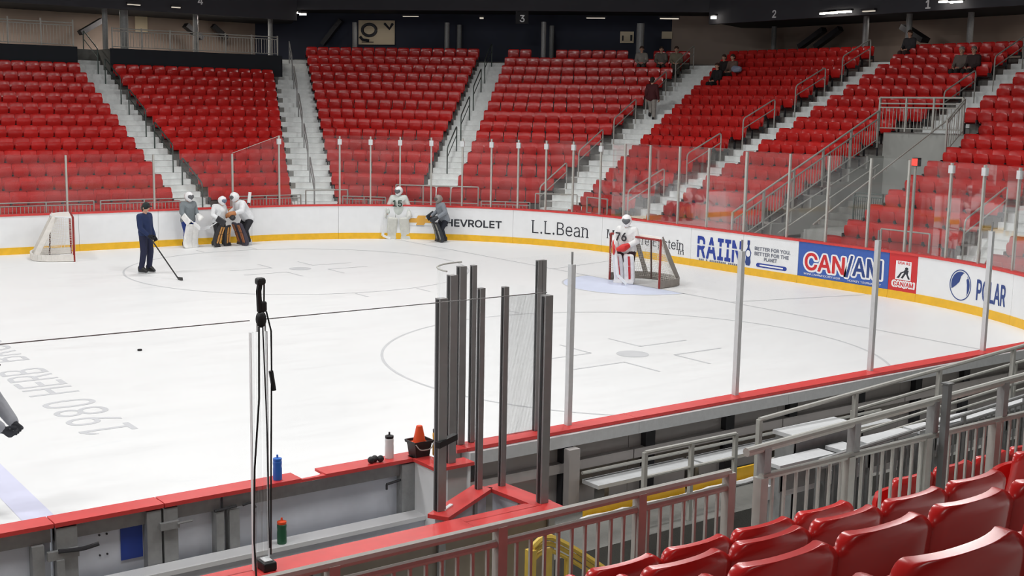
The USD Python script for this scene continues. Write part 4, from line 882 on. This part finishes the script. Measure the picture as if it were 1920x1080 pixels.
# ================================================================== people
def hull(P): return m3.Manifold.batch_hull(P)
def sph(p, r, n=12): return m3.Manifold.sphere(r, n).translate([float(v) for v in p])
def chain(pts, rs, n=12):
    return [hull([sph(a, ra, n), sph(b, rb, n)]) for a, b, ra, rb in zip(pts, pts[1:], rs, rs[1:])]
def blend(parts, fine=.04, it=6, lam=.5):
    m = m3.Manifold.batch_boolean(parts, m3.OpType.Add).refine_to_length(fine).to_mesh()
    t = trimesh.Trimesh(np.asarray(m.vert_properties[:, :3], float), np.asarray(m.tri_verts), process=True)
    trimesh.smoothing.filter_taubin(t, lamb=lam, nu=lam+.03, iterations=it); return t
def hand(wr, d, palm_n, curl=.9, s=1.):
    """wrist, direction of the fingers, side the palm faces: palm, four fingers of unequal length and a thumb"""
    wr, d, pn = (np.asarray(v, float) for v in (wr, d, palm_n)); d = d/np.linalg.norm(d); pn = pn - (pn@d)*d; pn /= np.linalg.norm(pn); sd = np.cross(d, pn); P = []
    knuck = [wr + d*.085*s + sd*o*s for o in (-.033, -.011, .011, .031)]
    P.append(hull([sph(wr, .026*s, 8)] + [sph(k, .0125*s, 8) for k in knuck]))
    for k, L in zip(knuck, (.062, .074, .078, .068)):
        a, q = 0, k; pts = [q]
        for seg in (.45, .32, .23):
            a += curl*.62; q = q + (d*math.cos(a)+pn*math.sin(a))*L*seg*s; pts.append(q)
        P += chain(pts, [.0105*s, .0095*s, .009*s, .008*s], 6)
    t0 = wr + d*.025*s + sd*.03*s; t1 = t0 + (d*.6+sd*.75+pn*.3)*.042*s; P += chain([t0, t1, t1 + (d*.9+sd*.1+pn*.55)*.035*s], [.015*s, .0115*s, .009*s], 6)
    return P
BASE = dict(hipL=(-.09, 0, .92), hipR=(.09, 0, .92), kneeL=(-.10, .02, .50), kneeR=(.10, .02, .50), ankL=(-.11, -.02, .10), ankR=(.11, -.02, .10), waist=(0, 0, 1.05), chest=(0, .01, 1.28), neck=(0, 0, 1.47), head=(0, .02, 1.62),
    shL=(-.18, 0, 1.40), shR=(.18, 0, 1.40), elL=(-.24, .0, 1.13), elR=(.24, .0, 1.13), wrL=(-.25, .08, .90), wrR=(.25, .08, .90))
def figure(name, label, loc, yaw, H=1.75, pose={}, skin=(206, 160, 136), hair=(70, 50, 40), top=(40, 60, 110), legs=(30, 34, 50), shoe=(30, 30, 32), goalie=None, hat=None, thick=1., face=True, hood=None, gloves=None, turn=0., boots=None, number=None, skates=False, hip_cloth=None):
    s = H/1.75; J = {k: np.array(v, float) for k, v in BASE.items()}; J.update({k: np.array(v, float) for k, v in pose.items()}); J = {k: v*s for k, v in J.items()}
    t = thing(name, label, 'person', loc=loc, rz=yaw); b = []
    hd = J['head']; nk = J['neck']; fw = np.array([math.sin(turn), math.cos(turn), 0]); sd = np.array([math.cos(turn), -math.sin(turn), 0]); up = (hd-nk)/np.linalg.norm(hd-nk)
    b.append(hull([sph(J['hipL'], .10*s), sph(J['hipR'], .10*s), sph(J['waist'], .115*s)])); b.append(hull([sph(J['waist'], .115*s), sph(J['chest'], .13*s), sph(J['shL'], .06*s), sph(J['shR'], .06*s)])); b += chain([J['chest'], nk, hd-up*.03*s], [.08*s, .055*s, .052*s])
    for q in 'LR':
        b += chain([J['hip'+q], J['knee'+q], J['ank'+q]], [.088*s, .056*s, .038*s]); toe = J['ank'+q] + np.array([0, .13, -.03])*s
        b.append(hull([sph(J['ank'+q]-[0, .02*s, .02*s], .036*s), sph(toe, .026*s)])); b += chain([J['sh'+q], J['el'+q], J['wr'+q]], [.055*s, .042*s, .028*s])
        d = J['wr'+q]-J['el'+q]; d /= np.linalg.norm(d)
        if not gloves and not goalie: b += hand(J['wr'+q]+d*.01, d, np.array([-.8 if q == 'R' else .8, .5, -.2]), s=s)
        else: b.append(hull([sph(J['wr'+q], .022*s), sph(J['wr'+q]+d*.05*s, .018*s)]))
    b.append(hull([sph(hd+up*.035*s, .088*s), sph(hd-fw*.02*s+up*.03*s, .09*s), sph(hd-up*.06*s+fw*.035*s, .052*s)]))
    b.append(hull([sph(hd+fw*.085*s+up*.02*s, .012*s, 8), sph(hd+fw*.108*s-up*.015*s, .014*s, 8), sph(hd+fw*.08*s-up*.02*s, .02*s, 8)]))           # nose
    for q in (-1, 1): b.append(hull([sph(hd+sd*q*.088*s+up*.015*s-fw*.01*s, .014*s, 8), sph(hd+sd*q*.085*s-up*.02*s-fw*.005*s, .011*s, 8)]))        # ears
    SK = cloth(*skin, .55); obj('body', blend(b, .045*s, 4), SK, t, True)
    if face:
        e = MB()
        for q in (-1, 1): v, f = blob(hd+fw*.086*s+sd*q*.034*s+up*.025*s, .011*s, n=1); e.add(v, f)
        obj('eyes', e, M['black'], t); obj('mouth', MB().add(*blob(hd+fw*.083*s-up*.055*s, .02*s, (1, .35, .3), 1)), cloth(150, 80, 74), t)
        if hair: obj('hair', hull([sph(hd+up*.05*s-fw*.015*s, .098*s), sph(hd-fw*.05*s, .078*s), sph(hd-fw*.055*s-up*.05*s, .05*s)]), cloth(*hair), t, True)
    k = thick
    up_ = [hull([sph(J['waist']-[0, 0, .10*s], .155*s*k), sph(J['hipL'], .125*s*k), sph(J['hipR'], .125*s*k), sph(J['chest'], .16*s*k)]), hull([sph(J['waist'], .145*s*k), sph(J['chest'], .165*s*k), sph(J['shL'], .085*s*k), sph(J['shR'], .085*s*k), sph(nk-[0, 0, .06*s], .075*s)])]
    for q in 'LR': up_ += chain([J['sh'+q], J['el'+q], J['el'+q]+(J['wr'+q]-J['el'+q])*.92], [.085*s*k, .07*s*k, .055*s*k])
    obj('jersey' if goalie or skates else 'jacket', blend(up_, .05*s, 8), cloth(*top), t, True)
    lg = [hull([sph(J['hipL'], .118*s*k), sph(J['hipR'], .118*s*k), sph((J['hipL']+J['hipR'])/2+[0, 0, .06*s], .12*s)])]
    for q in 'LR': lg += chain([J['hip'+q], J['knee'+q], J['ank'+q]+[0, 0, .03*s]], [.115*s*k, .085*s, .066*s])
    obj('trousers', blend(lg, .05*s, 6), cloth(*legs), t, True)
    for q in 'LR':
        a = J['ank'+q]
        shoe_m = hull([sph(a+[0, -.04*s, .04*s], .055*s), sph(a+[0, -.05*s, -.035*s], .045*s), sph(a+[0, .15*s, -.05*s], .035*s), sph(a+[0, .05*s, .02*s], .05*s)])
        sk = obj('skate' if skates else 'shoe', shoe_m, cloth(*shoe, .45), t, True)
        if skates: obj('blade', MB().box(a+[-.006, -.11*s, -.10*s], a+[.006, .19*s, -.075*s]).box(a+[-.018, -.09*s, -.078*s], a+[.018, .17*s, -.05*s]), M['alu'], sk)
    if gloves:
        for q in 'LR':
            d = J['wr'+q]-J['el'+q]; d /= np.linalg.norm(d); g = hand(J['wr'+q], d, np.array([-.8 if q == 'R' else .8, .5, -.2]), 1.1, 1.28*s) + chain([J['wr'+q]-d*.07*s, J['wr'+q]+d*.02*s], [.05*s, .045*s])
            obj('glove', blend(g, .03, 3), cloth(*gloves), t, True)
    if hat:
        obj('cap', hull([sph(hd+up*.055*s, .10*s), sph(hd-fw*.01*s+up*.04*s, .102*s)]), cloth(*hat), t, True); obj('peak', hull([sph(hd+fw*.09*s+up*.055*s+sd*w*.055*s, .012*s, 8) for w in (-1, 1)] + [sph(hd+fw*.165*s+up*.045*s+sd*w*.03*s, .008*s, 8) for w in (-1, 1)]), cloth(*hat), t, True)
    if goalie:
        G = goalie
        hm = hull([sph(hd+up*.04*s, .135*s), sph(hd-fw*.03*s+up*.02*s, .135*s), sph(hd-up*.07*s+fw*.05*s, .085*s)])
        h_ = obj('mask', hm, cloth(*G.get('mask', (238, 238, 240)), .35), t, True)
        obj('cage', hull([sph(hd+fw*.085*s+up*.02*s+sd*w*.045*s, .062*s) for w in (-1, 1)] + [sph(hd+fw*.10*s-up*.03*s, .055*s)]), cloth(*G.get('cage', (96, 98, 102)), .4), h_, True)
        for q in 'LR':
            kn, an = J['knee'+q], J['ank'+q]; ax = kn-an; ax /= np.linalg.norm(ax); oo = np.array([0, 1., 0]); oo = oo-(oo@ax)*ax; oo /= np.linalg.norm(oo); ss = np.cross(oo, ax); w = G.get('w', .14)*s
            C = lambda z, o, r: [sph(an+ax*z*s+oo*(o*s)+ss*x, r*s) for x in (-w+r*s, w-r*s)]
            L = np.linalg.norm(kn-an)/s
            pad = [hull(C(-.02, .12, .05) + C(.10, .09, .06) + C(L-.05, .10, .06)), hull(C(L-.05, .10, .06) + C(L+.24, .13, .05)), hull(C(.06, .10, .05) + C(-.05, .20, .035))]
            pm = obj('leg_pad', blend(pad, .06, 5), cloth(*G['pad'], .5), t, True)
            if G.get('trim'):
                f = lambda z, x, o=.172: an+ax*z*s+oo*(o*s)+ss*x*s
                for x in G.get('trim_x', (-.05,)): obj('pad_stripe', MB().bar(f(.05, x), f(L-.02, x), .05*s, .03*s, oo).bar(f(L, x, .17), f(L+.24, x, .185), .05*s, .03*s, oo), cloth(*G['trim'], .5), pm)
        for q, nm in (('R', 'blocker'), ('L', 'catching_glove')):
            w0, e0 = J['wr'+q], J['el'+q]; d = w0-e0; d /= np.linalg.norm(d); c = G.get('glove', (236, 236, 238))
            if nm == 'blocker':
                o = np.cross(d, [0, 0, 1.]); o = o/np.linalg.norm(o) if np.linalg.norm(o) > .1 else np.array([1., 0, 0]); c1 = w0+o*.05*s; side = np.cross(d, o)
                m = hull([sph(c1+d*a*s+side*b*s, .03*s, 8) for a in (-.12, .17) for b in (-.08, .08)])
            else: m = hull([sph(w0, .07*s), sph(w0+d*.1*s+[0, .04*s, 0], .10*s), sph(w0+d*.19*s+[.05*s, .02*s, 0], .06*s), sph(w0-d*.06*s, .06*s)])
            obj(nm, blend([m], .04, 4), cloth(*c, .5), t, True)
    if number:
        m = meshkit.text_mesh(number[0], .2*s, .012, True); v = np.array(m.vertices); v[:, 0] -= v[:, 0].mean(); ch = J['chest']; lean = number[2] if len(number) > 2 else 0.
        R = .175*s*k; x = v[:, 0] + (number[3] if len(number) > 3 else 0)
        P = np.c_[-x, ch[1] + np.sqrt(np.maximum(R*R - np.minimum(np.abs(x), R*.9)**2*.55, 0)) + v[:, 2] + .008 + lean*(v[:, 1]-.1), ch[2]-.14*s + v[:, 1]]
        obj('number', (P, m.faces), cloth(*number[1], .6), t)
    return t, J
def place(px_, py_, z=0.):
    d = np.array([(px_-960)/CAM_F, (540-py_)/CAM_F, 1.]) @ np.array([_r, _u, _f]); k = (z-EYE[2])/d[2]; return EYE + d*k
def stick(label, pts, blade=None, goal=False, col='black', width=.03):
    t = thing('hockey_stick', label, 'stick'); pts = [np.asarray(p, float) for p in pts]
    d = pts[-1]-pts[-2]; ax = np.cross(d, [0, 0, 1.])
    obj('shaft', MB().bar(pts[0], pts[1], .028, .02, ax), M[col], t)
    if len(pts) > 2 and goal: obj('paddle', MB().bar(pts[1], pts[2], .03, .095, (pts[2]-pts[0])*0 + [0, 0, 1]), M['white'], t)
    if blade is not None: obj('blade', MB().bar(pts[-1], blade, .022, .075, (0, 0, 1)), M[col] if not goal else M['white'], t)
    return t
RIGHT = math.atan2(_r[1], _r[0]) - math.pi/2     # heading that faces picture right (local +y along the picture's right)
def face_dir(deg):
    """0 = towards the camera, 90 = picture right, -90 = picture left, 180 = away"""
    tc = math.atan2(-_f[1], -_f[0]); return tc + math.radians(deg) - math.pi/2
def W(loc, yaw, p):
    c, s = math.cos(yaw), math.sin(yaw); return np.array([loc[0]+c*p[0]-s*p[1], loc[1]+s*p[0]+c*p[1], loc[2]+p[2]])

# coach
loc = (-9.95, 7.80, .0); yw = face_dir(70)
t, J = figure('person', 'coach in navy tracksuit and dark cap standing on the ice with a stick', loc, yw, 1.80, dict(hipL=(-.09, 0, 1.0), hipR=(.09, 0, 1.0), kneeL=(-.11, .05, .56), kneeR=(.11, .02, .56), ankL=(-.12, .0, .11), ankR=(.13, -.05, .11), waist=(0, 0, 1.10), chest=(0, -.02, 1.32), neck=(0, -.01, 1.51), head=(0, .03, 1.65),
    shL=(-.19, -.02, 1.44), shR=(.19, -.02, 1.44), elL=(-.25, -.03, 1.16), elR=(.24, .03, 1.16), wrL=(-.24, .08, .93), wrR=(.17, .22, .98)), top=(28, 44, 84), legs=(30, 34, 62), shoe=(28, 28, 30), hat=(32, 42, 42), skates=True, gloves=(30, 30, 34), hair=(60, 50, 44), thick=.98)
hp = W(loc, yw, J['wrR'] + np.array([0, .03, -.03])); tip = place(334, 522, .03)
stick('dark hockey stick held by the coach with its blade on the ice', [hp + (hp-tip)*.25, tip], place(342, 523, .05))
# goalie 15
loc = (0.22, 12.02, .0); yw = face_dir(4)
wide = dict(hipL=(-.12, 0, .84), hipR=(.12, 0, .84), kneeL=(-.20, .10, .48), kneeR=(.20, .10, .48), ankL=(-.23, .0, .11), ankR=(.23, .0, .11), waist=(0, .0, 1.0), chest=(0, .04, 1.22), neck=(0, .06, 1.41), head=(0, .08, 1.56), shL=(-.20, .03, 1.34), shR=(.20, .03, 1.34), elL=(-.32, .05, 1.08), elR=(.32, .05, 1.08), wrL=(-.34, .17, .86), wrR=(.35, .15, .86))
t, J = figure('person', 'goalie in white jersey number 15 with white leg pads against the far boards', loc, yw, 1.78, wide, top=(206, 212, 207), legs=(30, 32, 34), skates=True, goalie=dict(pad=(212, 213, 206), mask=(236, 236, 236), glove=(214, 216, 212), w=.165), thick=1.27, face=False, number=('15', (40, 62, 52)), shoe=(230, 230, 226), turn=.45)
stick('white goalie stick held low by goalie number 15', [W(loc, yw, (.44, .25, 1.0)), W(loc, yw, (.47, .26, .72)), W(loc, yw, (.52, .30, .12))], W(loc, yw, (.25, .5, .05)), True, 'white')
# grey goalie
loc = (1.01, 10.51, .0); yw = face_dir(-62)
t, J = figure('person', 'crouching goalie in grey jersey with black leg pads beside the car maker lettering', loc, yw, 1.62, {**wide, 'hipL': (-.12, -.08, .80), 'hipR': (.12, -.08, .80), 'kneeL': (-.16, .12, .48), 'kneeR': (.16, .10, .48), 'chest': (0, .08, 1.2), 'neck': (0, .14, 1.38), 'head': (0, .18, 1.52), 'shL': (-.20, .10, 1.32), 'shR': (.20, .10, 1.32), 'wrL': (-.22, .34, .88), 'wrR': (.30, .30, .92), 'ankL': (-.18, -.0, .11), 'ankR': (.18, -.02, .11)}, top=(132, 138, 146), legs=(38, 42, 52), skates=True,
    goalie=dict(pad=(44, 48, 54), mask=(150, 140, 134), glove=(40, 44, 50), cage=(90, 80, 78), trim=(150, 150, 144)), thick=1.15, face=False, shoe=(34, 34, 36))
# grey and blue goalie leaning on the boards
loc = (-6.86, 12.74, .0); yw = face_dir(52)
t, J = figure('person', 'goalie in grey jersey and blue pants leaning on the far boards, leftmost of three', loc, yw, 1.74, {**wide, 'kneeL': (-.12, .06, .48), 'kneeR': (.14, .10, .48), 'ankL': (-.13, -.02, .11), 'ankR': (.16, .04, .11), 'elL': (-.26, .06, 1.10), 'wrL': (-.20, .26, .98), 'elR': (.28, .08, 1.1), 'wrR': (.24, .26, .92)}, top=(122, 130, 134), legs=(34, 58, 130), skates=True, goalie=dict(pad=(234, 234, 232), glove=(238, 238, 236)), thick=1.1, face=False, shoe=(40, 40, 44))
stick('pale goalie stick tilted up behind the grey jersey goalie at the boards', [place(370, 400, .9)*0 + W(loc, yw, (-.1, -.1, 1.35)), W(loc, yw, (-.28, -.5, 1.52))], None, False, 'net')
stick('pale goalie stick pointing right from the grey jersey goalie at the boards', [W(loc, yw, (.24, .3, .95)), W(loc, yw, (.24, .62, .80)), W(loc, yw, (.26, .92, .66))], None, True, 'white')
# the huddled pair
loc = (-5.92, 12.62, .0); yw = face_dir(58)
t, J = figure('person', 'white jersey goalie with orange and black leg pads huddling at the boards', loc, yw, 1.62, {**wide, 'chest': (0, .10, 1.2), 'neck': (0, .15, 1.38), 'head': (0, .19, 1.53), 'wrL': (-.2, .36, 1.0), 'wrR': (.22, .34, .9), 'kneeL': (-.15, .12, .48), 'kneeR': (.16, .08, .48)}, top=(226, 228, 230), legs=(40, 40, 44), skates=True, goalie=dict(pad=(44, 44, 48), trim=(210, 150, 80), trim_x=(-.07, .03), glove=(44, 44, 48), cage=(110, 120, 140)), thick=1.12, face=False, shoe=(30, 30, 32))
stick('white goalie stick lying low left of the huddled goalies', [W(loc, yw, (.22, .3, .85)), W(loc, yw, (.3, -.05, .62)), W(loc, yw, (.34, -.5, .5))], None, True, 'white')
loc = (-5.10, 12.58, .0); yw = face_dir(-48)
t, J = figure('person', 'white jersey goalie with brown glove bending forward, right of the huddled pair', loc, yw, 1.76, {**wide, 'hipL': (-.12, -.16, .84), 'hipR': (.12, -.16, .84), 'waist': (0, -.08, 1.0), 'chest': (0, .10, 1.2), 'neck': (0, .24, 1.36), 'head': (0, .31, 1.50), 'shL': (-.2, .14, 1.32), 'shR': (.2, .14, 1.32), 'elL': (-.32, .24, 1.1), 'wrL': (-.22, .44, 1.02), 'elR': (.34, .1, 1.12), 'wrR': (.36, .28, 1.0), 'kneeL': (-.2, .06, .48), 'kneeR': (.2, .02, .48), 'ankL': (-.2, -.06, .11), 'ankR': (.22, -.12, .11)}, top=(228, 230, 233), legs=(38, 38, 44), skates=True,
    goalie=dict(pad=(64, 60, 74), trim=(176, 112, 76), trim_x=(-.04, .04), glove=(178, 116, 70)), thick=1.2, face=False, shoe=(200, 200, 204))
stick('white goalie stick raised upright behind the bending goalie', [W(loc, yw, (.38, .0, .95)), W(loc, yw, (.42, -.42, 1.28)), W(loc, yw, (.42, -.47, 1.62))], None, True, 'black')
# the goalie in the net
loc = (-.02, .28, .0); yw = face_dir(-28)
t, J = figure('person', 'goalie in white jersey with red gloves standing in front of the goal net', loc, yw, 1.80, {**wide, 'kneeL': (-.16, .1, .5), 'kneeR': (.15, .08, .5), 'ankL': (-.16, .04, .11), 'ankR': (.14, -.02, .11), 'elL': (-.30, .06, 1.08), 'wrL': (-.12, .28, .96), 'elR': (.31, .06, 1.08), 'wrR': (.20, .26, .92)}, top=(234, 234, 234), legs=(60, 36, 44), skates=True, goalie=dict(pad=(236, 236, 238), trim=(196, 40, 48), trim_x=(-.03,), glove=(208, 44, 44), mask=(240, 240, 242)), thick=1.14, face=False, number=('76', (50, 50, 56), 0, -.02), shoe=(40, 40, 44), turn=-.25)
stick('white goalie stick held across by the goalie in the net', [W(loc, yw, (.22, .34, 1.15)), W(loc, yw, (.16, .38, .86)), W(loc, yw, (.05, .44, .25))], W(loc, yw, (-.25, .55, .05)), True, 'white')
# skater cut by the left edge
P = place(8, 806, .95); d = np.array([-_r[0], -_r[1], 0]); loc = (P[0]+d[0]*.40, P[1]+d[1]*.40, 0.); yw = face_dir(86)
figure('person', 'skater at the left picture edge, only grey sleeve and dark glove visible', loc, yw, 1.78, dict(hipL=(-.1, -.1, .9), hipR=(.1, -.1, .9), chest=(0, .08, 1.26), neck=(0, .16, 1.44), head=(0, .2, 1.58), shL=(-.2, .1, 1.37), shR=(.2, .1, 1.37), elR=(.26, .26, 1.17), wrR=(.16, .46, 1.0), elL=(-.26, .22, 1.16), wrL=(-.14, .44, .98), kneeL=(-.12, .12, .5), kneeR=(.12, .04, .5)), top=(150, 152, 158), legs=(46, 70, 110), skates=True, gloves=(40, 42, 48), hat=(30, 30, 34), thick=1.15)
# pucks
obj('puck', move(trimesh.creation.cylinder(.04, .028, sections=20), place(262, 656, .014)), M['black'], label='black puck lying alone on the ice', cat='puck')

# spectators high in the stands
sit = dict(hipL=(-.09, 0, .47), hipR=(.09, 0, .47), kneeL=(-.10, .42, .50), kneeR=(.10, .42, .50), ankL=(-.11, .40, .10), ankR=(.11, .40, .10), waist=(0, -.02, .62), chest=(0, -.02, .85), neck=(0, 0, 1.04), head=(0, .03, 1.19), shL=(-.18, 0, .97), shR=(.18, 0, .97), elL=(-.23, .06, .72), elR=(.23, .06, .72), wrL=(-.12, .28, .62), wrR=(.12, .28, .62))
def spectator(lab, face, k, px_, top, legs, dz=0, dD=-.02, **kw):
    n, u, D0 = FACE[face]; D = D0+TR*k+dD; z = floor_z(k)+dz; c = epx(face, D, z+.9, px_); yaw = math.atan2(-n[1], -n[0]) - math.pi/2
    return figure('spectator', lab, (c[0], c[1], z), yaw, kw.pop('H', 1.75), kw.pop('pose', sit), top=top, legs=legs, **kw)
spectator('spectator in pale jacket seated high left of the grey column', 'corner', 12, 1203, (150, 146, 140), (70, 66, 64))
spectator('spectator in grey top seated below the tan notice', 'corner', 12, 1240, (110, 104, 98), (60, 54, 52), hair=(60, 50, 44))
spectator('spectator in beige top seated high beside the corner aisle', 'corner', 12, 1268, (128, 122, 104), (70, 64, 58), dD=-.15)
spectator('spectator in dark clothes at the left of the group behind the goal end', 'end', 10, 1345, (36, 34, 36), (26, 26, 28))
spectator('spectator in tan coat with a pale bundle on the lap', 'end', 11, 1374, (120, 98, 88), (60, 50, 48))
spectator('dark haired spectator in dark top behind the group at the goal end', 'end', 11, 1358, (40, 34, 34), (28, 26, 28))
lapP = epx('end', FACE['end'][2]+TR*11-.38, floor_z(11)+.72, 1381)
obj('bundle', MB().mesh(hull([sph(lapP+[0, .12, 0], .13), sph(lapP-[0, .14, .02], .12), sph(lapP+[-.08, 0, -.05], .1)])), cloth(150, 158, 180), label='pale blue bundle on the lap of the tan coated spectator', cat='coat')
spectator('grey haired spectator in grey top, left of the seated couple', 'end', 11, 1803, (110, 100, 94), (52, 44, 44), hair=(150, 140, 134))
spectator('spectator in dark top, right of the seated couple', 'end', 11, 1826, (64, 50, 50), (46, 40, 40), hair=(120, 108, 100))
spectator('spectator in dim dark clothes seated alone on the topmost row', 'end', 13, 1706, (58, 56, 60), (70, 50, 50))
p4 = f4(TR*7.1, -.15); figure('spectator', 'person in dark red top and pale trousers climbing the aisle stairs', (p4[0], p4[1], floor_z(7)+.10), math.atan2(d4[1], d4[0]) - math.pi/2 , 1.72, dict(kneeL=(-.1, .14, .55), ankL=(-.1, .10, .28), kneeR=(.1, .02, .5), elL=(-.25, -.02, 1.14)), top=(78, 32, 36), legs=(160, 156, 150), hair=(50, 40, 36))
